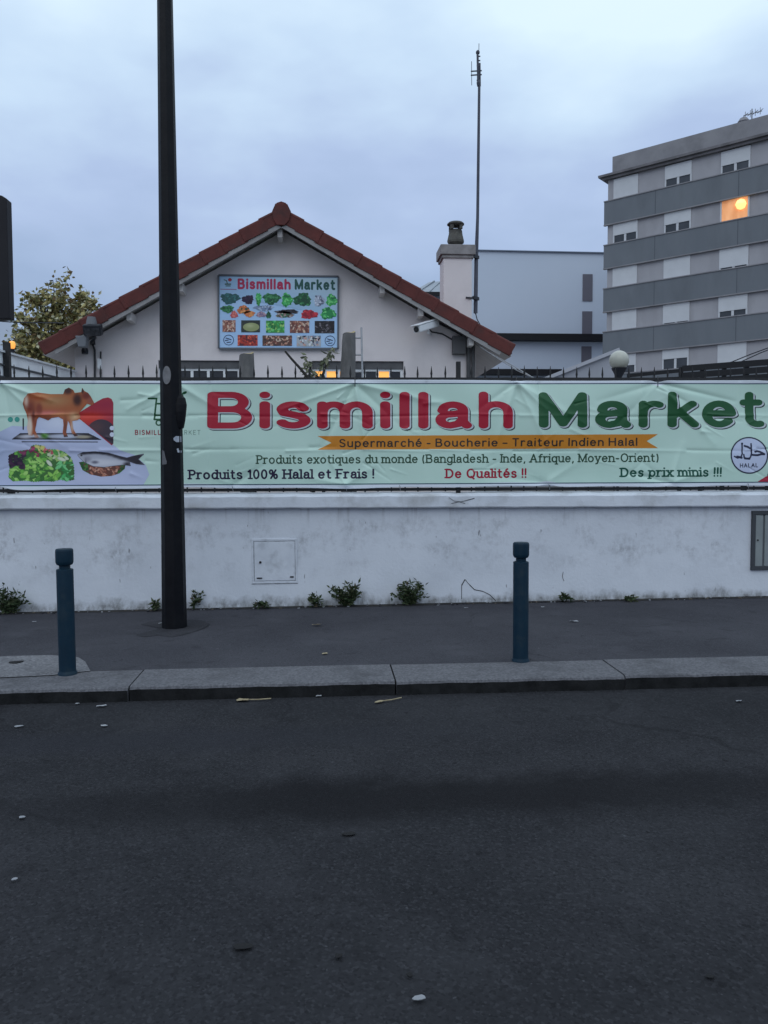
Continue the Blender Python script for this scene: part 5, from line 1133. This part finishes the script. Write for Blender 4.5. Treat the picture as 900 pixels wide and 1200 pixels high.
for (lab, pts) in (('slack black cable running up to the right over the dark screen', [(838, 430, 14), (858, 424, 14), (880, 415, 14), (930, 397, 14)]),
                   ('second thinner cable just under the slack black cable over the dark screen', [(846, 430, 14.2), (866, 425, 14.2), (890, 414, 14.2), (936, 396, 14.2)])):
    b = MB(); b.tube([P(*p) for p in pts], .010, 6); o = b.build('cable', steel_dark, loc=P(*pts[0])); tag(o, lab, 'cable')
for (lab, pts) in (('thin pale cable dropping from the right eave to the railing', [(556, 402, 12.9), (580, 418, 12), (606, 434, 10.5), (632, 446, 9.3)]),
                   ('thin dark cable dropping from the right eave above the pale cable', [(575, 414, 12.6), (600, 428, 11), (622, 441, 9.4)])):
    b = MB(); b.tube([P(*p) for p in pts], .008, 6); o = b.build('cable', galv if 'pale' in lab else steel_dark, loc=P(*pts[0])); tag(o, lab, 'cable')

# ================================================================== LEFT SIDE: WHITE FENCE, PANEL, LAMP
XF = P(88, 430, 12.95).x
wf = thing('white_fence', 'tall white panel fence running back from the railing to the house', 'fence', (XF, YW + .5, .1))
wfm = M('white_panel', (.86, .87, .89), .7, (.80, .81, .84), 2, 5, c3=(.66, .67, .69), scale3=1.5)
zL_ = P(0, 411, 9.9).z; y0_, y1_ = YW + .35, 12.95
zt0 = P(-12, 408, 9.7).z; zt1 = P(89, 437, 12.95).z
zA = 3.05; 
def ftop(y): 
    u_ = (y - 9.9) / (12.95 - 9.9); return P(0, 411, 9.9).z + (P(89, 436.5, 12.95).z - P(0, 411, 9.9).z) * u_
b = MB(); b.prism([(XF - .04, y0_, .0), (XF - .04, y1_, .0), (XF - .04, y1_, ftop(y1_)), (XF - .04, y0_, ftop(y0_))], (.04, 0, 0)); b.build('panel', wfm, wf)
for k_ in range(1, 9):
    b = MB(); b.beam((XF + .012, y0_, ftop(y0_) - .15 * k_), (XF + .012, y1_, ftop(y1_) - .15 * k_), .022, .022); b.build('joint_batten', M('batten', (.07, .075, .085), .7) if k_ == 1 else bpy.data.materials['batten'], wf)
b = MB(); b.beam((XF, y0_, ftop(y0_) + .012), (XF, y1_, ftop(y1_) + .012), .07, .024); b.build('top_rail', M('rail_grey', (.62, .63, .66), .6), wf)
for yy in (10.15,):
    b = MB(); b.box(XF + .005, XF + .075, yy - .035, yy + .035, 0, ftop(yy) + .13); b.build('post', fence_m, wf)
YPN = 10.0
q0, q1 = P(-60, 372, YPN), P(9.5, 229, YPN)
pn = thing('raised_panel', 'dark flat panel raised high on a post at the left edge', 'panel', (q0.x, YPN, .1))
b = MB(); b.prism([P(-60, 374, YPN), P(11.2, 373.2, YPN), P(7.6, 232.5, YPN), P(2, 229, YPN), P(-60, 214, YPN)], (0, .16, 0)); b.build('board', M('panel_dark', (.006, .006, .010), .6, (.009, .009, .013), 3, 4), pn, bevel=.008)
b = MB(); qx = P(-50, 400, YPN); b.box(qx.x - .06, qx.x + .06, YPN + .161, YPN + .28, .05, P(-50, 225, YPN).z); b.build('post', steel_dark, pn)
YOL = 15.0; q = P(14.2, 403.5, YOL)
ol = thing('street_lamp', 'small lit orange lamp glowing behind the white fence', 'lamp', (q.x, q.y, .1))
b = MB(); b.tube([(q.x, q.y, .05), (q.x, q.y, q.z - .12)], .035, 8); b.build('post', steel_dark, ol)
b = MB(); b.lathe([(.03, -.12), (.045, -.10), (.045, -.085)], q, 12); b.build('collar', steel_dark, ol)
b = MB(); b.lathe([(.03, -.085), (.05, -.05), (.058, 0), (.045, .045), (.01, .06)], q, 14); b.build('bulb', emis('orange_bulb', (1.0, .40, .08), .9), ol, smooth=True)
b = MB(); b.tube([P(-20, 375, 16), P(20, 377.8, 16), P(75, 378.6, 16.2)], .012, 6); o = b.build('cable', steel_dark, loc=P(-20, 375, 16)); tag(o, 'thin wire stretched level across the tree at the left edge', 'cable')
fb = thing('pale_building', 'distant pale building low at the left edge behind the tree', 'building', P(-30, 440, 45))
b = MB(); b.prism([P(-120, 470, 45), P(17, 470, 45), P(17, 381, 45), P(8, 374.5, 45), P(-120, 372, 45)], (0, 10, 0)); b.build('wall', whm, fb)

# ================================================================== CUT TRUNKS, SHOOTS, LADDER
YT = 10.4
def stump(name, uL, uR, uLt, uRt, vt, label, seed):
    c = P((uL + uR) / 2, 444, YT); top = P((uLt + uRt) / 2, vt, YT); r0 = PX((uR - uL), YT) / 2; r1 = PX(uRt - uLt, YT) / 2; r_ = random.Random(seed)
    t = thing(name, label, 'tree trunk', (c.x, YT, .08), 'cut trunks behind the railing')
    b = MB(); n = 16; rings = []
    zs = [.05, .4, .9, 1.5, 2.1, c.z, c.z + (top.z - c.z) * .35, c.z + (top.z - c.z) * .5, c.z + (top.z - c.z) * .75, top.z]
    for i, z in enumerate(zs):
        f = max(0, (z - c.z) / (top.z - c.z)); cx = c.x + (top.x - c.x) * f; r = r0 + (r1 - r0) * f + (.12 * max(0, 1 - z / .5) if z < .5 else 0)
        rings.append([(cx + r * (1 + .05 * math.sin(3 * a + seed) + .03 * math.sin(7 * a + i)) * math.cos(a), YT + r * math.sin(a), z + (.02 * math.sin(a * 2) + (.03 * math.cos(a) if i == len(zs) - 1 else 0))) for a in [2 * math.pi * j / n for j in range(n)]])
    vs = [p for rr in rings for p in rr]; b.add(vs, [(i * n + j, i * n + (j + 1) % n, (i + 1) * n + (j + 1) % n, (i + 1) * n + j) for i in range(len(zs) - 1) for j in range(n)])
    b.build('trunk', bark, t, smooth=True)
    b = MB(); b.add([(p[0], p[1], p[2] + .001) for p in rings[-1]], [tuple(range(n))]); b.add([(p[0], p[1], p[2] - .01) for p in rings[-1]], [tuple(range(n - 1, -1, -1))]); b.build('cut_face', cutwood, t)
stump('cut_trunk', 280, 298.5, 281, 297, 415.5, 'shorter sawn off grey trunk with a pale cut top below the blue picture board', 3)
stump('cut_trunk', 398, 416.3, 401, 416, 391, 'taller sawn off grey trunk right of the blue picture board', 8)
leaf_y = M('shoot_leaf', (.13, .15, .09), .8, (.20, .20, .13), 6, 3, c3=(.10, .085, .06), scale3=8)
twig_m = M('twig', (.035, .032, .03), .9)
def leaf(m, p, d, up, L, Wd, mi=0):
    d = d.normalized(); s = d.cross(up); s = s.normalized() if s.length > 1e-4 else d.orthogonal().normalized(); nn = s.cross(d)
    m.add([p, p + d * L * .45 + s * Wd / 2 - nn * L * .05, p + d * L, p + d * L * .45 - s * Wd / 2 - nn * L * .05, p + d * L * .5 + nn * L * .04], [(0, 4, 1), (1, 4, 2), (2, 4, 3), (3, 4, 0)], mi)
def rv(r_): return Vector((r_.uniform(-1, 1), r_.uniform(-1, 1), r_.uniform(-1, 1)))
b = MB(); b.tube([P(362, 444, 10.2), P(352, 432, 10.2), P(342, 421, 10.2), P(334, 411.5, 10.2)], [.02, .017, .015, .013], 6)
b.tube([P(362, 444, 10.2), P(366, 452, 10.2), Vector((P(366, 452, 10.2).x, 10.2, .1))], [.02, .022, .025], 6)
o = b.build('bare_twig', twig_m, loc=Vector((P(366, 452, 10.2).x, 10.2, .1))); tag(o, 'bent dark bare stick leaning left below the blue picture board', 'branch')
q = P(378, 452, 10.3); sh = thing('leafy_shoot', 'ragged leafy shoot of dull drooping leaves left of the taller cut trunk', 'plant', (q.x, 10.3, .1))
b = MB(); sp_ = [(q.x, 10.3, .1), P(378, 446, 10.3), P(366, 436, 10.3), P(358, 420, 10.3)]; b.tube(sp_, [.025, .018, .012, .008], 6); sp2 = [P(376, 445, 10.3), P(382, 428, 10.3), P(387, 412, 10.3), P(390, 407, 10.3)]; b.tube(sp2, [.015, .012, .009, .006], 6)
b.build('stem', twig_m, sh)
b = MB(); r_ = random.Random(31)
for (u, v, n_, du, dv_) in ((359, 423, 16, 3, 8), (364, 431, 18, 5, 6), (368, 437, 8, 6, 3), (381, 424, 14, 3, 7), (386, 414, 10, 3, 5), (390, 409, 4, 1.5, 3), (377, 436, 8, 5, 4)):
    for _ in range(n_):
        p = P(u + r_.gauss(0, du * .55), v + r_.gauss(0, dv_ * .55), 10.3 + r_.uniform(-.1, .1)); leaf(b, p, Vector((r_.uniform(-.6, .6), r_.uniform(-.6, .6), r_.uniform(-1.2, .4))), rv(r_), r_.uniform(.07, .13), r_.uniform(.035, .06))
b.build('leaves', leaf_y, sh)
YLd = 11.9; lr = [P(405.5, 382, YLd), P(424, 382, YLd)]; lb = [P(405.5, 470, YLd - .5), P(424, 470, YLd - .5)]
ld = thing('ladder', 'thin metal ladder leaning on the house behind the taller cut trunk', 'ladder', (lb[1].x, YLd - .9, .1))
tops = []
for i, u in enumerate((406, 423.5)):
    q = P(u, 384 if i else 397, YLd); f_ = Vector((q.x, q.y - 1.1, .12)); b = MB(); b.tube([f_, q], .014, 8); b.build('rail', galv, ld); tops.append((f_, q))
for k_ in range(12):
    z = P(420, 396.5, YLd).z - .262 * k_
    def at(fq): t = (z - fq[0].z) / (fq[1].z - fq[0].z); return fq[0].lerp(fq[1], t)
    if z < .3: break
    b = MB(); b.tube([at(tops[0]), at(tops[1])], .012, 8); b.build('rung', galv, ld)

# ================================================================== TREE BEHIND THE HOUSE
YTR = 18.5
tr_base = P(70, 440, YTR); tree = thing('autumn_tree', 'sparse yellowing tree rising behind the left end of the red roof', 'tree', (tr_base.x, YTR, .05))
tw = M('tree_bark', (.06, .055, .05), .95, (.09, .08, .07), 8, 5)
b = MB(); r_ = random.Random(12); base = Vector((tr_base.x, YTR, .05)); fork = Vector((tr_base.x, YTR, P(70, 440, YTR).z - .9))
b.tube([base, base.lerp(fork, .5) + Vector((.05, 0, 0)), fork], [.16, .13, .10], 10)
tips = []
for (u, v) in ((62, 328), (78, 326), (44, 343), (30, 365), (96, 346), (108, 352), (18, 388), (55, 352), (72, 352), (88, 372), (40, 385), (60, 392), (28, 410), (50, 420), (12, 404), (75, 405), (90, 400)):
    e = P(u, v, YTR + r_.uniform(-.8, .8)); m_ = fork.lerp(e, .5) + Vector((r_.uniform(-.15, .15), r_.uniform(-.15, .15), .12 - .2 * abs(e.x - fork.x) * 0))
    b.tube([fork, m_, e], [.05, .026, .007], 6); tips.append((fork, m_, e))
    for _ in range(7):
        t = r_.uniform(.2, .95); a = (fork.lerp(m_, t * 2) if t < .5 else m_.lerp(e, t * 2 - 1)); c = a + Vector((r_.uniform(-.3, .3), r_.uniform(-.3, .3), r_.uniform(.0, .2))); b.tube([a, c], [.012, .004], 5); tips.append((a, a.lerp(c, .5), c))
b.build('trunk', tw, tree, smooth=True)
lfs = [M('leaf_olive', (.16, .17, .07), .7, (.21, .21, .09), 4, 2), M('leaf_yellow', (.36, .32, .13), .7, (.44, .38, .17), 4, 2), M('leaf_pale', (.48, .47, .32), .65), M('leaf_brown', (.15, .10, .045), .8)]
b = MB()
for (a, m_, e) in tips:
    L_ = (e - a).length
    for _ in range(int(50 + 90 * min(1.5, L_))):
        t = r_.uniform(.25, 1.04); p = (a.lerp(m_, t * 2) if t < .5 else m_.lerp(e, t * 2 - 1)) + Vector((r_.gauss(0, .07), r_.gauss(0, .09), r_.gauss(0, .07)))
        if p.z < 2.0: continue
        leaf(b, p, Vector((r_.uniform(-1, 1), r_.uniform(-1, 1), r_.uniform(-.8, .5))), rv(r_), r_.uniform(.08, .15), r_.uniform(.055, .10), r_.choices((0, 1, 2, 3), (3.6, 4.4, 2.4, 1.2))[0])
b.build('crown', lfs, tree)

# ================================================================== WEEDS AT THE WALL FOOT
wd_m = [M('weed_leaf', (.035, .055, .024), .8, (.05, .075, .032), 20, 2), M('weed_pale', (.085, .10, .05), .8), M('weed_dry', (.12, .10, .065), .9)]
weeds = [(12, 718, 34, 36, 170, 'dark bushy weed at the wall foot by the left edge'), (182, 716, 9, 14, 34, 'small weed against the wall just left of the tall black post'), (228, 713, 10, 24, 30, 'weed sprig leaning out to the right of the tall black post'),
         (307, 713, 10, 10, 34, 'low flat weed below the painted hatch in the wall'), (371, 711, 11, 24, 44, 'thin weed just left of the bushiest weed on the wall foot'), (407, 711, 24, 36, 180, 'bushiest dark weed below the sawn trunk at the wall foot'),
         (480, 709, 26, 35, 180, 'spiky dark weed between the bushiest weed and the wall crack'), (660, 705, 9, 13, 34, 'little green weed right of the blue bollard at the wall'), (735, 703.5, 7, 7, 20, 'tiny green weed farthest right along the wall foot')]
for wi, (u, v, wu, hv, n_, lab) in enumerate(weeds):
    q = P(u, v, YW - .03); q.z = base_z(q.x) - .004; s_ = PX(1, YW)
    t = thing('weed', lab, 'weed', q, 'weeds along the wall foot'); r_ = random.Random(100 + wi); st_ = MB(); lf_ = MB()
    for k_ in range(max(5, n_ // 5)):
        a = r_.uniform(-1, 1); e = q + Vector((a * wu * s_ * r_.uniform(.5, 1), -r_.uniform(.0, .12) - .01, hv * s_ * r_.uniform(.45, 1.0) * (1 - .35 * abs(a))))
        if wi == 2: e = q + Vector((r_.uniform(-.2, 1) * wu * s_, -r_.uniform(.0, .05), hv * s_ * r_.uniform(.3, 1)))
        m_ = q.lerp(e, .5) + Vector((0, 0, .03)); s0 = q + Vector((a * .03, 0, 0)); st_.tube([s0, m_, e], [.004, .003, .0015], 5)
        for _ in range(11):
            tt = r_.uniform(.15, 1.03); p = s0.lerp(m_, tt * 2) if tt < .5 else m_.lerp(e, tt * 2 - 1); p = p + Vector((r_.gauss(0, .012), r_.gauss(0, .012), r_.gauss(0, .012)))
            p.y = min(p.y, YW - .012); p.z = max(p.z, q.z + .006); dd = Vector((r_.uniform(-1, 1), r_.uniform(-1, .1), r_.uniform(-.3, .8)))
            leaf(lf_, p, dd, rv(r_), r_.uniform(.035, .078), r_.uniform(.018, .034), r_.choices((0, 1, 2), (7, 1.6, .6))[0])
    st_.build('stem', wd_m[0], t); lf_.build('leaves', wd_m, t)

# ================================================================== LITTER AND LEAVES
pal_l = M('dry_leaf', (.33, .28, .18), .85, (.26, .21, .13), 30, 3); pap = M('paper_scrap', (.40, .41, .43), .8, (.25, .26, .28), 60, 3); drk = M('dark_scrap', (.012, .012, .013), .9); gry = M('grey_scrap', (.25, .26, .28), .85)
def surf_z(x, y):
    k_ = kerb_y(x)
    if y < k_: return .008
    if y < k_ + KW: return zp0 + .008
    return zp0 + (base_z(x) - zp0) * (y - k_ - KW) / (YW - k_ - KW) + .009
def scrap(name, u, v, L, Wd, ang, mat, label, cat, group, onroad, curl=.25, seed=0, stalk=False):
    q = G(u, v, .0 if onroad else .085); q.z = surf_z(q.x, q.y); r_ = random.Random(seed + int(u * 7 + v)); n_ = 9; b = MB()
    c, s = math.cos(ang), math.sin(ang); pts = []
    for j in range(n_):
        a = 2 * math.pi * j / n_; f = r_.uniform(.65, 1.1); x = L / 2 * f * math.cos(a); y = Wd / 2 * f * math.sin(a)
        pts.append(q + Vector((x * c - y * s, x * s + y * c, .002 + curl * L * r_.uniform(0, .35))))
    ctr = q + Vector((0, 0, .004))
    k_ = len(pts); b.add([ctr] + pts, [(0, 1 + j, 1 + (j + 1) % k_) for j in range(k_)])
    b.add([ctr - Vector((0, 0, .003))] + [p - Vector((0, 0, .002)) for p in pts], [(0, 1 + (j + 1) % k_, 1 + j) for j in range(k_)])
    if stalk: e = q + Vector((c, s, 0)) * L; b.tube([q + Vector((0, 0, .005)), e + Vector((0, 0, .006)), e + Vector((c, s + .2, 0)) * L * .8 + Vector((0, 0, .008))], .004, 5)
    o = b.build(name, mat, loc=q); tag(o, label, cat, group); return o
LG = 'fallen leaves on the street'; PG = 'paper scraps on the street'
scrap('fallen_leaf', 284, 822, .11, .06, -.1, pal_l, 'largest pale fallen leaf with a long stalk in the gutter', 'leaf', LG, True, stalk=True)
scrap('fallen_leaf', 372, 730, .11, .05, .2, pal_l, 'pale fallen leaf on the pavement below the thin weed', 'leaf', LG, False)
scrap('fallen_leaf', 381, 768, .06, .04, .5, pal_l, 'small pale fallen leaf on the pavement close behind the kerb', 'leaf', LG, False)
scrap('fallen_leaf', 445, 824, .09, .03, .3, pal_l, 'narrow pale leaf in the gutter right of the kerb middle joint', 'leaf', LG, True, stalk=True)
scrap('paper_scrap', 672, 727, .10, .05, -.3, pap, 'crumpled white scrap on the pavement right of the plain blue bollard', 'litter', PG, False, .45)
scrap('paper_scrap', 374, 817, .05, .03, .2, pap, 'white scrap in the gutter between two pale leaves', 'litter', PG, True)
scrap('paper_scrap', 119, 829, .07, .03, .3, pap, 'white scrap in the gutter below the left bollard', 'litter', PG, True)
scrap('paper_scrap', 122, 852, .05, .03, .1, pap, 'small white scrap on the road just below the gutter scrap', 'litter', PG, True)
scrap('paper_scrap', 91, 826, .03, .03, .1, pap, 'tiny white speck in the gutter straight below the left bollard', 'litter', PG, True)
scrap('paper_scrap', 22, 853, .06, .02, .1, gry, 'grey scrap on the road near the left edge below the kerb', 'litter', PG, True)
scrap('paper_scrap', 26, 960, .04, .03, .1, gry, 'grey fleck on the darker band of road near the left edge', 'litter', PG, True)
scrap('paper_scrap', 17, 1033, .025, .02, .1, gry, 'grey fleck lowest of those along the left edge of the road', 'litter', PG, True)
scrap('paper_scrap', 491, 1173, .045, .03, .3, gry, 'pale flat scrap on the road at the bottom of the picture', 'litter', PG, True)
scrap('paper_scrap', 866, 823, .06, .03, .3, gry, 'pale scrap in the gutter near the right edge', 'litter', PG, True)
scrap('paper_scrap', 40, 724, .05, .03, .3, pap, 'white scrap beside the weed at the left edge', 'litter', PG, False)
scrap('paper_scrap', 188, 727, .05, .03, .6, pap, 'white scrap at the foot of the tall black post', 'litter', PG, False)
scrap('paper_scrap', 546, 708.5, .05, .03, .1, pap, 'white scrap under the wall crack', 'litter', PG, False)
scrap('paper_scrap', 636, 708, .05, .03, .1, pap, 'white scrap just left of the little green weed', 'litter', PG, False)
scrap('tar_blot', 19, 778, .12, .10, .1, drk, 'dark hole like blot in the pale concrete patch at the left edge', 'blot', 'tar blots on the road', False, .01)
scrap('tar_blot', 285, 1112, .09, .035, .0, drk, 'black flat tar blot on the road at lower left', 'blot', 'tar blots on the road', True, .02)
scrap('tar_blot', 397, 1123, .03, .03, .0, drk, 'small black tar blot right of the larger one on the road', 'blot', 'tar blots on the road', True, .02)
scrap('tar_blot', 480, 1145, .025, .025, .0, drk, 'tiny black tar blot above the pale scrap at the bottom', 'blot', 'tar blots on the road', True, .02)
scrap('tar_blot', 410, 979, .07, .04, .0, drk, 'black tar blot on the road below the dark patched band', 'blot', 'tar blots on the road', True, .02)
scrap('tar_blot', 832, 1147, .03, .02, .0, drk, 'black tar blot on the road at lower right', 'blot', 'tar blots on the road', True, .02)
# broken bits along the wall foot
r_ = random.Random(77); b = MB()
for _ in range(420):
    x = r_.uniform(wx0, wx1); y = YW - abs(r_.gauss(0, .045)) - .008; z = surf_z(x, y) - .006; s_ = r_.uniform(.006, .02)
    b.obox((x, y, z + s_ * .3), (s_ * r_.uniform(1, 2.4), s_, s_ * .6), Matrix.Rotation(r_.uniform(0, 3), 3, 'Z'), r_.choice((0, 0, 0, 1, 2)))
o = b.build('wall_foot_grit', [tarpatch, M('grit_tan', (.12, .10, .08), .9), gry]); tag(o, 'dark grit and broken bits along the foot of the white wall', 'grit', kind='stuff')
